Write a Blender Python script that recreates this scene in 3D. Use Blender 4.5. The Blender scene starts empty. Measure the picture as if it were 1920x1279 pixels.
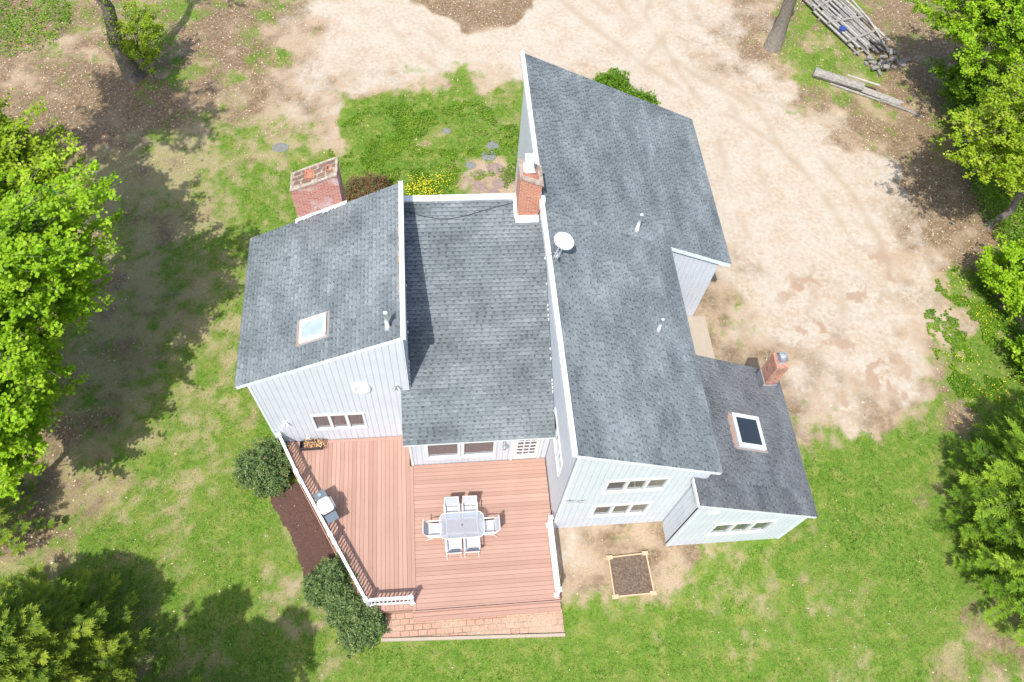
import bpy, math, random
import numpy as np
from mathutils import Vector, Matrix
random.seed(7); rng = np.random.default_rng(7)
SC = bpy.context.scene; COL = SC.collection
R = math.radians
# ------------------------------------------------------------------ camera, sky, sun, exposure
cam = bpy.data.cameras.new('camera'); cam_o = bpy.data.objects.new('camera', cam); COL.objects.link(cam_o)
cam.sensor_width = 36; cam.lens = 36*1422.57/1920; cam.clip_end = 3000; cam.clip_start = .1
_f = Vector(( 0.09275351, 0.48747192, -0.86819808)); _u = Vector((0.04313415, 0.86917119, 0.49262652)); _r = Vector((0.99475436, -0.08314183, 0.05959199))
cam_o.matrix_world = Matrix(((_r.x,_u.x,-_f.x,0),(_r.y,_u.y,-_f.y,0),(_r.z,_u.z,-_f.z,26.634),(0,0,0,1)))
SC.camera = cam_o
SUN_EL, SUN_AZ = 61.0, 209.0      # azimuth clockwise from +y
W = bpy.data.worlds.new('World'); SC.world = W; W.use_nodes = True
nt = W.node_tree; bg = nt.nodes['Background']; sky = nt.nodes.new('ShaderNodeTexSky')
sky.sky_type = 'NISHITA'; sky.sun_disc = False; sky.sun_elevation = R(SUN_EL); sky.sun_rotation = R(SUN_AZ)
nt.links.new(sky.outputs[0], bg.inputs[0]); bg.inputs[1].default_value = 0.135; sky.dust_density = 2.2; sky.ozone_density = .35
sl = bpy.data.lights.new('sun', 'SUN'); sl.energy = 3.1; sl.angle = R(0.6); sl.color = (1, .96, .9)
so = bpy.data.objects.new('sun', sl); COL.objects.link(so)
_d = Vector((math.sin(R(SUN_AZ))*math.cos(R(SUN_EL)), math.cos(R(SUN_AZ))*math.cos(R(SUN_EL)), math.sin(R(SUN_EL))))
so.rotation_euler = _d.to_track_quat('Z', 'Y').to_euler(); so.location = (0, 0, 40)
SC.view_settings.view_transform = 'Standard'; SC.view_settings.look = 'None'; SC.view_settings.gamma = 1
SC.view_settings.exposure = 0.86
SC.cycles.max_bounces = 6; SC.cycles.transparent_max_bounces = 8

# ------------------------------------------------------------------ materials
def mat(name, col, rough=.8, spec=.3, metal=0, noise=None, nscale=8, bump=0, bscale=40, translucent=0, attr=None, ramp=None, detail=6, coat=0):
    m = bpy.data.materials.new(name); m.use_nodes = True; t = m.node_tree; n = t.nodes; L = t.links
    b = n['Principled BSDF']; b.inputs['Roughness'].default_value = rough; b.inputs['Metallic'].default_value = metal
    b.inputs['Specular IOR Level'].default_value = spec; b.inputs['Coat Weight'].default_value = coat
    b.inputs['Base Color'].default_value = (*col, 1)
    tc = n.new('ShaderNodeTexCoord')
    src = None
    if attr:
        a = n.new('ShaderNodeAttribute'); a.attribute_name = attr
        cr = n.new('ShaderNodeValToRGB'); e = cr.color_ramp.elements
        for i, (p_, c_) in enumerate(ramp):
            if i < 2: e[i].position = p_; e[i].color = (*c_, 1)
            else: q = e.new(p_); q.color = (*c_, 1)
        L.new(a.outputs['Fac'], cr.inputs[0]); src = cr.outputs[0]
    if noise:
        nz = n.new('ShaderNodeTexNoise'); nz.inputs['Scale'].default_value = nscale; nz.inputs['Detail'].default_value = detail
        L.new(tc.outputs['Object'], nz.inputs['Vector'])
        mr = n.new('ShaderNodeMapRange'); mr.inputs[1].default_value = .3; mr.inputs[2].default_value = .7
        L.new(nz.outputs[0], mr.inputs[0])
        mx = n.new('ShaderNodeMix'); mx.data_type = 'RGBA'
        L.new(mr.outputs[0], mx.inputs[0])
        if src is None:
            mx.inputs[6].default_value = (*col, 1); mx.inputs[7].default_value = (*noise, 1)
        else:
            mx.blend_type = 'MULTIPLY'; L.new(src, mx.inputs[6]); mx.inputs[7].default_value = (*noise, 1)
        src = mx.outputs[2]
    if src is not None: L.new(src, b.inputs['Base Color'])
    if bump:
        bz = n.new('ShaderNodeTexNoise'); bz.inputs['Scale'].default_value = bscale; bz.inputs['Detail'].default_value = 5
        L.new(tc.outputs['Object'], bz.inputs['Vector'])
        bp = n.new('ShaderNodeBump'); bp.inputs['Strength'].default_value = bump; bp.inputs['Distance'].default_value = .02
        L.new(bz.outputs[0], bp.inputs['Height']); L.new(bp.outputs[0], b.inputs['Normal'])
    if translucent:
        tr = n.new('ShaderNodeBsdfTranslucent'); ms = n.new('ShaderNodeMixShader'); ms.inputs[0].default_value = translucent
        if src is not None: L.new(src, tr.inputs[0])
        else: tr.inputs[0].default_value = (*col, 1)
        L.new(b.outputs[0], ms.inputs[1]); L.new(tr.outputs[0], ms.inputs[2]); L.new(ms.outputs[0], n['Material Output'].inputs[0])
    return m

def brick_mat(name, c1, c2, mortar, scale, w=.21, h=.075, mort=.012, dirt=None, dscale=3, axis='xz', dlo=.5, dhi=.62):
    m = bpy.data.materials.new(name); m.use_nodes = True; t = m.node_tree; n = t.nodes; L = t.links
    b = n['Principled BSDF']; b.inputs['Roughness'].default_value = .9; b.inputs['Specular IOR Level'].default_value = .2
    tc = n.new('ShaderNodeTexCoord'); sp = n.new('ShaderNodeSeparateXYZ'); cb = n.new('ShaderNodeCombineXYZ')
    L.new(tc.outputs['Object'], sp.inputs[0])
    if axis == 'xz':
        ad = n.new('ShaderNodeMath'); ad.operation = 'ADD'; L.new(sp.outputs[0], ad.inputs[0]); L.new(sp.outputs[1], ad.inputs[1])
        L.new(ad.outputs[0], cb.inputs[0]); L.new(sp.outputs[2], cb.inputs[1])
    else:
        L.new(sp.outputs[0], cb.inputs[0]); L.new(sp.outputs[1], cb.inputs[1])
    br = n.new('ShaderNodeTexBrick'); br.inputs['Scale'].default_value = 1; br.inputs['Brick Width'].default_value = w; br.inputs['Row Height'].default_value = h
    br.inputs['Mortar Size'].default_value = mort; br.inputs['Color1'].default_value = (*c1, 1); br.inputs['Color2'].default_value = (*c2, 1); br.inputs['Mortar'].default_value = (*mortar, 1)
    br.inputs['Mortar Smooth'].default_value = .3
    wz = n.new('ShaderNodeTexNoise'); wz.inputs['Scale'].default_value = 9; va = n.new('ShaderNodeVectorMath'); va.operation = 'SCALE'; va.inputs[3].default_value = .012
    L.new(tc.outputs['Object'], wz.inputs['Vector']); L.new(wz.outputs['Color'], va.inputs[0])
    vb = n.new('ShaderNodeVectorMath'); L.new(cb.outputs[0], vb.inputs[0]); L.new(va.outputs[0], vb.inputs[1]); L.new(vb.outputs[0], br.inputs['Vector'])
    src = br.outputs[0]
    nz = n.new('ShaderNodeTexNoise'); nz.inputs['Scale'].default_value = dscale; nz.inputs['Detail'].default_value = 8; L.new(tc.outputs['Object'], nz.inputs['Vector'])
    mr = n.new('ShaderNodeMapRange'); mr.inputs[1].default_value = dlo; mr.inputs[2].default_value = dhi; L.new(nz.outputs[0], mr.inputs[0])
    if dirt:
        mx = n.new('ShaderNodeMix'); mx.data_type = 'RGBA'; L.new(mr.outputs[0], mx.inputs[0]); L.new(src, mx.inputs[6]); mx.inputs[7].default_value = (*dirt, 1); src = mx.outputs[2]
    n2 = n.new('ShaderNodeTexNoise'); n2.inputs['Scale'].default_value = 30; L.new(tc.outputs['Object'], n2.inputs['Vector'])
    m2 = n.new('ShaderNodeMix'); m2.data_type = 'RGBA'; m2.blend_type = 'OVERLAY'; m2.inputs[0].default_value = .5; L.new(src, m2.inputs[6]); L.new(n2.outputs[0], m2.inputs[7])
    L.new(m2.outputs[2], b.inputs['Base Color'])
    bp = n.new('ShaderNodeBump'); bp.inputs['Strength'].default_value = .6; bp.inputs['Distance'].default_value = .008; bp.invert = True
    L.new(br.outputs['Fac'], bp.inputs['Height']); L.new(bp.outputs[0], b.inputs['Normal'])
    return m

def glass_mat(name, tint=(.9,.95,.95), refl=.12, rough=.02, milk=0):
    m = bpy.data.materials.new(name); m.use_nodes = True; t = m.node_tree; n = t.nodes; L = t.links
    for x in list(n):
        if x.type == 'BSDF_PRINCIPLED': n.remove(x)
    tr = n.new('ShaderNodeBsdfTransparent'); tr.inputs[0].default_value = (*tint, 1)
    gl = n.new('ShaderNodeBsdfGlossy'); gl.inputs['Roughness'].default_value = rough
    fr = n.new('ShaderNodeFresnel'); fr.inputs[0].default_value = 1.5
    ad = n.new('ShaderNodeMath'); ad.operation = 'ADD'; ad.use_clamp = True; L.new(fr.outputs[0], ad.inputs[0]); ad.inputs[1].default_value = refl
    ms = n.new('ShaderNodeMixShader'); L.new(ad.outputs[0], ms.inputs[0]); L.new(tr.outputs[0], ms.inputs[1]); L.new(gl.outputs[0], ms.inputs[2])
    if milk:
        df = n.new('ShaderNodeBsdfDiffuse'); df.inputs[0].default_value = (.52,.56,.62,1); m2 = n.new('ShaderNodeMixShader'); m2.inputs[0].default_value = milk
        L.new(ms.outputs[0], m2.inputs[1]); L.new(df.outputs[0], m2.inputs[2]); ms = m2
    L.new(ms.outputs[0], n['Material Output'].inputs[0]); return m

M = {}
M['paint'] = mat('siding_paint', (.535,.575,.625), .6, .3, noise=(.585,.622,.665), nscale=1.6, bump=.1, bscale=60)
M['trim'] = mat('white_trim', (.70,.715,.715), .5, .35, noise=(.62,.64,.64), nscale=3)
M['soffit'] = mat('fascia_paint', (.66,.72,.74), .6, .3)
M['vinyl'] = mat('rail_vinyl', (.78,.78,.80), .35, .4)
M['shingle'] = mat('asphalt_shingle', (.2,.22,.24), .92, .2, attr='var', ramp=[(0,(.072,.084,.090)),(.35,(.128,.149,.160)),(.65,(.182,.209,.222)),(1,(.27,.30,.315))], noise=(.90,.90,.90), nscale=.45, bump=.5, bscale=120)
M['shingle_mid'] = mat('south_slope_shingle', (.2,.22,.24), .92, .2, attr='var', ramp=[(0,(.066,.077,.083)),(.35,(.120,.140,.150)),(.65,(.172,.198,.210)),(1,(.25,.278,.292))], noise=(.90,.90,.90), nscale=.45, bump=.5, bscale=120)
M['shingle_dark'] = mat('low_roof_shingle', (.2,.2,.22), .95, .2, attr='var', ramp=[(0,(.060,.067,.073)),(.35,(.105,.115,.124)),(.65,(.145,.157,.167)),(1,(.205,.218,.23))], noise=(.88,.87,.88), nscale=.7, bump=.5, bscale=120)  # darker tone ramp than the other roofs
M['rust'] = mat('rust_lichen', (.42,.20,.10), .95, .1, noise=(.26,.27,.28), nscale=9, detail=9)
M['deck'] = mat('composite_decking', (.42,.25,.19), .8, .2, attr='var', ramp=[(0,(.345,.212,.165)),(1,(.415,.262,.208))], noise=(.93,.93,.93), nscale=1.3, bump=.15, bscale=50)
M['deckdark'] = mat('deck_framing', (.20,.115,.085), .9, .1)
M['brick_old'] = brick_mat('weathered_chimney_brick', (.42,.12,.085), (.50,.20,.15), (.48,.38,.34), 1, w=.2, h=.07, mort=.010, dirt=(.55,.44,.42), dscale=2.2, dlo=.52, dhi=.68)
M['brick_new'] = brick_mat('chimney_brick', (.45,.13,.075), (.52,.20,.12), (.55,.42,.34), 1, w=.2, h=.07, mort=.010, dirt=(.52,.26,.17), dscale=4)
M['brick_tan'] = brick_mat('orange_chimney_brick', (.52,.23,.12), (.40,.16,.11), (.5,.4,.34), 1, w=.2, h=.07, mort=.010, dirt=(.30,.17,.14), dscale=4)
M['brick_top'] = brick_mat('chimney_top_mortar', (.13,.09,.07), (.20,.13,.095), (.33,.27,.21), 1, w=.28, h=.2, mort=.035, dirt=(.14,.10,.075), dscale=5, axis='xy', dlo=.45, dhi=.6)
M['paver'] = brick_mat('brick_pavers', (.42,.225,.165), (.42,.27,.20), (.21,.16,.11), 1, w=.29, h=.19, mort=.018, dirt=(.40,.29,.21), dscale=1.1, axis='xy', dlo=.42, dhi=.62)
M['mortar'] = mat('mortar_cap', (.48,.41,.34), .9, .2, noise=(.24,.18,.14), nscale=7, bump=.4)
M['clay'] = mat('clay_flue', (.45,.20,.13), .85, .2, noise=(.34,.14,.10), nscale=8)
M['black'] = mat('black_metal', (.035,.035,.04), .5, .4)
M['metal'] = mat('galvanised_metal', (.55,.57,.60), .35, .5, metal=.7, noise=(.42,.44,.47), nscale=6)
M['whitemetal'] = mat('white_metal', (.82,.84,.86), .4, .5)
M['concrete'] = mat('concrete', (.40,.335,.265), .9, .2, noise=(.35,.30,.235), nscale=3, bump=.3)
M['glass'] = glass_mat('window_glass', (.93,.95,.95), .16, milk=.10)
M['skyglass'] = mat('skylight_sky_reflection', (.30,.37,.42), .12, .8, noise=(.46,.53,.58), nscale=1.5)  # pale colour paints the sky and cloud reflection into the pane
M['darkglass'] = glass_mat('dark_skylight_glass', (.45,.5,.5), .10, .05)
M['tableglass'] = glass_mat('table_glass', (.95,.97,.98), .05, .12, milk=.30)
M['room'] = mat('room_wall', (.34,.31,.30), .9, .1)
M['blind_reflection'] = mat('blind_and_deck_reflection', (.52,.46,.46), .9, .1, noise=(.42,.36,.36), nscale=5)  # reddish-grey blind colour also paints the deck reflected in the west window
M['oak'] = mat('oak_floor', (.78,.44,.19), .5, .3, noise=(.64,.33,.12), nscale=4)
M['cream'] = mat('cream_paint', (.75,.70,.58), .7, .2)
M['dishmetal'] = mat('dish_enamel', (.58,.62,.66), .5, .3)
M['skyframe'] = mat('skylight_frame', (.62,.57,.50), .6, .3, noise=(.80,.79,.77), nscale=6)
M['sling'] = mat('chair_sling', (.47,.49,.53), .7, .2, noise=(.41,.43,.47), nscale=30)
M['tube'] = mat('chair_tube', (.72,.66,.60), .4, .4)
M['grillgrey'] = mat('grill_shelf', (.12,.15,.18), .5, .3)
M['grilllid'] = mat('grill_lid', (.85,.85,.84), .3, .5)
M['mulch'] = mat('mulch', (.055,.030,.024), .95, .1, noise=(.15,.09,.072), nscale=38, bump=1, bscale=70)
M['soil'] = mat('garden_soil', (.085,.06,.045), .95, .1, noise=(.20,.15,.11), nscale=16, bump=1, bscale=50)
M['wood'] = mat('pale_timber', (.48,.37,.25), .8, .2, noise=(.50,.36,.22), nscale=9)
M['palewood'] = mat('bleached_timber', (.44,.42,.38), .85, .2, noise=(.32,.30,.26), nscale=6)
M['greywood'] = mat('weathered_timber', (.34,.325,.30), .9, .2, noise=(.20,.185,.165), nscale=7, bump=.4)
M['rubble'] = mat('old_block', (.30,.28,.26), .95, .1, noise=(.16,.145,.13), nscale=9, bump=.8)
M['stonered'] = mat('red_flagstone', (.21,.135,.12), .9, .2, noise=(.30,.24,.20), nscale=8, bump=.3)
M['stonegrey'] = mat('grey_flagstone', (.22,.225,.22), .9, .2, noise=(.15,.155,.14), nscale=8, bump=.3)
M['bark'] = mat('tree_bark', (.19,.165,.145), .95, .1, noise=(.10,.085,.075), nscale=9, bump=1, bscale=18)
M['twig'] = mat('twig_bark', (.20,.18,.15), .9, .1, noise=(.12,.105,.085), nscale=8)
M['teal'] = mat('teal_tarp', (.02,.14,.12), .6, .3)
M['blue'] = mat('blue_plastic', (.03,.06,.22), .5, .4)
M['cable'] = mat('cable_rubber', (.03,.03,.035), .6, .3)
M['ornament'] = mat('pewter', (.30,.31,.32), .5, .5)
M['dryleaf'] = mat('dry_leaf', (.5,.3,.15), .9, .1, attr='var', ramp=[(0,(.20,.12,.07)),(.4,(.38,.25,.15)),(.75,(.55,.42,.28)),(1,(.74,.66,.52))])
M['orangeleaf'] = mat('orange_dry_leaf', (.5,.3,.15), .9, .1, attr='var', ramp=[(0,(.20,.10,.05)),(.5,(.40,.23,.12)),(1,(.55,.38,.24))])
def leafm(name, ramp, tr=.48, rough=.5): return mat(name, (.1,.2,.05), rough, .25, attr='var', ramp=ramp, translucent=tr)
M['maple'] = leafm('maple_leaf', [(0,(.17,.33,.014)),(.5,(.30,.51,.018)),(.85,(.42,.60,.03)),(1,(.54,.65,.06))])
M['mapler'] = leafm('yellowgreen_leaf', [(0,(.16,.28,.010)),(.5,(.30,.44,.018)),(.85,(.42,.53,.04)),(1,(.55,.56,.08))])
M['under'] = leafm('undergrowth_leaf', [(0,(.08,.19,.012)),(.5,(.16,.32,.018)),(1,(.30,.46,.03))])
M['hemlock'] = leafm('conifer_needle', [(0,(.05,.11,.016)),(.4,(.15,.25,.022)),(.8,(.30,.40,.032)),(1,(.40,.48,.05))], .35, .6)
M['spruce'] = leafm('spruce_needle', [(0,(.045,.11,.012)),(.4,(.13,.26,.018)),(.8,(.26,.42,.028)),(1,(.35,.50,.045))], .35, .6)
M['rhodo'] = leafm('rhododendron_leaf', [(0,(.055,.095,.03)),(.5,(.115,.18,.055)),(.8,(.19,.26,.08)),(.93,(.31,.33,.12)),(1,(.38,.24,.10))], .12, .4)
M['browned'] = leafm('browned_shrub_leaf', [(0,(.10,.05,.03)),(.4,(.24,.11,.06)),(.6,(.07,.12,.03)),(1,(.16,.25,.07))], .15, .6)
M['grass'] = leafm('grass_blade', [(0,(.06,.13,.014)),(.4,(.125,.235,.026)),(.7,(.21,.315,.042)),(.88,(.31,.35,.085)),(1,(.44,.39,.18))], .3, .7)
M['flower_y'] = mat('yellow_petal', (.70,.60,.03), .7, .1)
M['flower_w'] = mat('white_petal', (.85,.85,.8), .7, .1)

# ------------------------------------------------------------------ mesh builder
def wloc(o):
    v = Vector((0,0,0))
    while o is not None: v += o.location; o = o.parent
    return v
class MB:
    def __init__(s): s.v = []; s.f = []; s.m = []; s.a = []
    def add(s, vs, fs, m=0, a=.5):
        k = len(s.v); s.v += [tuple(x) for x in vs]
        for f in fs: s.f.append([i+k for i in f]); s.m.append(m); s.a.append(a)
        return s
    def box(s, a, b, m=0, v=.5):
        (x0,y0,z0),(x1,y1,z1) = a, b
        return s.add([(x0,y0,z0),(x1,y0,z0),(x1,y1,z0),(x0,y1,z0),(x0,y0,z1),(x1,y0,z1),(x1,y1,z1),(x0,y1,z1)],
              [(0,3,2,1),(4,5,6,7),(0,1,5,4),(1,2,6,5),(2,3,7,6),(3,0,4,7)], m, v)
    def hexa(s, lo, hi, m=0, v=.5, side=None):    # lo, hi: same number of points, ccw from above
        n = len(lo); k = len(s.v); s.v += [tuple(x) for x in lo] + [tuple(x) for x in hi]
        s.f.append([k+i for i in range(n-1,-1,-1)]); s.m.append(m if side is None else side); s.a.append(v)
        s.f.append([k+n+i for i in range(n)]); s.m.append(m); s.a.append(v)
        for i in range(n):
            j = (i+1) % n; s.f.append([k+i, k+j, k+n+j, k+n+i]); s.m.append(m if side is None else side); s.a.append(v)
        return s
    def prism(s, poly, z0, z1, m=0, v=.5): return s.hexa([(x,y,z0) for x,y in poly], [(x,y,z1) for x,y in poly], m, v)
    def obox(s, c, ax, L, w, z0, z1, m=0, v=.5):  # oriented box about centre c (xy), axis ax
        a = Vector((ax[0],ax[1])).normalized(); b = Vector((-a.y,a.x)); c = Vector((c[0],c[1]))
        return s.prism([c-a*L/2-b*w/2, c+a*L/2-b*w/2, c+a*L/2+b*w/2, c-a*L/2+b*w/2], z0, z1, m, v)
    def tube(s, pts, rad, n=6, m=0, v=.5, cap=True):
        pts = [Vector(p_) for p_ in pts]; rad = rad if hasattr(rad, '__len__') else [rad]*len(pts); k = len(s.v)
        for i, p_ in enumerate(pts):
            t = (pts[min(i+1,len(pts)-1)] - pts[max(i-1,0)]).normalized()
            u = t.cross(Vector((0,0,1))) if abs(t.z) < .9 else t.cross(Vector((1,0,0)))
            u.normalize(); w = t.cross(u)
            for j in range(n):
                q = 2*math.pi*j/n; s.v.append(tuple(p_ + (u*math.cos(q) + w*math.sin(q))*rad[i]))
        for i in range(len(pts)-1):
            for j in range(n):
                s.f.append([k+i*n+j, k+i*n+(j+1)%n, k+(i+1)*n+(j+1)%n, k+(i+1)*n+j]); s.m.append(m); s.a.append(v)
        if cap:
            s.f.append([k+j for j in range(n)]); s.m.append(m); s.a.append(v)
            e = k+(len(pts)-1)*n; s.f.append([e+j for j in range(n-1,-1,-1)]); s.m.append(m); s.a.append(v)
        return s
    def build(s, name, mats, parent=None, smooth=False, bevel=0):
        off = wloc(parent) if parent is not None else Vector((0,0,0))
        me = bpy.data.meshes.new(name); vs = np.array(s.v, float)
        vs = vs - np.array(off)
        me.from_pydata(vs.tolist(), [], s.f)
        for x in (mats if isinstance(mats, (list,tuple)) else [mats]): me.materials.append(M[x])
        me.polygons.foreach_set('material_index', s.m)
        at = me.attributes.new('var', 'FLOAT', 'FACE'); at.data.foreach_set('value', s.a)
        if smooth: me.polygons.foreach_set('use_smooth', [True]*len(s.f))
        me.update()
        o = bpy.data.objects.new(name, me); COL.objects.link(o); o.parent = parent
        if bevel:
            md = o.modifiers.new('bevel', 'BEVEL'); md.width = bevel; md.segments = 2; md.limit_method = 'ANGLE'
        return o
def np_mesh(name, V, nper, mats, var, parent=None, midx=None):
    """V: (N*nper,3) array, faces of nper consecutive vertices"""
    off = np.array(wloc(parent)) if parent is not None else 0
    V = (V - off).astype(np.float32); nv = len(V); nf = nv//nper
    me = bpy.data.meshes.new(name); me.vertices.add(nv); me.vertices.foreach_set('co', V.ravel())
    me.loops.add(nv); me.loops.foreach_set('vertex_index', np.arange(nv, dtype=np.int32))
    me.polygons.add(nf); me.polygons.foreach_set('loop_start', np.arange(0, nv, nper, dtype=np.int32))
    for x in (mats if isinstance(mats,(list,tuple)) else [mats]): me.materials.append(M[x])
    if midx is not None: me.polygons.foreach_set('material_index', midx.astype(np.int32))
    at = me.attributes.new('var', 'FLOAT', 'FACE'); at.data.foreach_set('value', var.astype(np.float32))
    me.update(calc_edges=True)
    o = bpy.data.objects.new(name, me); COL.objects.link(o); o.parent = parent
    return o
def tag(o, label=None, cat=None, group=None, kind=None):
    if label: o['label'] = label
    if cat: o['category'] = cat
    if group: o['group'] = group
    if kind: o['kind'] = kind
    return o
def empty(name, loc, label, cat, group=None):
    o = bpy.data.objects.new(name, None); COL.objects.link(o); o.location = loc; o.empty_display_size = .2
    return tag(o, label, cat, group)
def copy_tree(o, parent=None):
    c = o.copy(); COL.objects.link(c); c.parent = parent
    for ch in list(o.children): copy_tree(ch, c)
    return c

# ------------------------------------------------------------------ noise
_LAT = rng.random((256,256))
def vnoise(x, y, s, seed=0):
    x = x/s + seed*17.3; y = y/s + seed*31.7
    i = np.floor(x).astype(int); j = np.floor(y).astype(int); fx = x-i; fy = y-j
    fx = fx*fx*(3-2*fx); fy = fy*fy*(3-2*fy); g = lambda a,b: _LAT[a & 255, b & 255]
    return (g(i,j)*(1-fx)+g(i+1,j)*fx)*(1-fy) + (g(i,j+1)*(1-fx)+g(i+1,j+1)*fx)*fy
def fbm(x, y, s, oct=4, seed=0):
    r = 0; a = 1; t = 0
    for k in range(oct): r = r + a*vnoise(x,y,s/2**k,seed+k*3); t += a; a *= .55
    return r/t
def sstep(a, b, x):
    t = np.clip((x-a)/(b-a), 0, 1); return t*t*(3-2*t)
def sdf(poly, x, y):
    d = np.full(x.shape, 1e9); ins = np.zeros(x.shape, bool); n = len(poly)
    for i in range(n):
        (x0,y0),(x1,y1) = poly[i], poly[(i+1)%n]; ex, ey = x1-x0, y1-y0
        t = np.clip(((x-x0)*ex+(y-y0)*ey)/(ex*ex+ey*ey+1e-9), 0, 1)
        d = np.minimum(d, np.hypot(x-x0-t*ex, y-y0-t*ey))
        c = ((y0 > y) != (y1 > y)) & (x < ex*(y-y0)/(ey+1e-12)+x0); ins ^= c
    return np.where(ins, -d, d)
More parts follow.
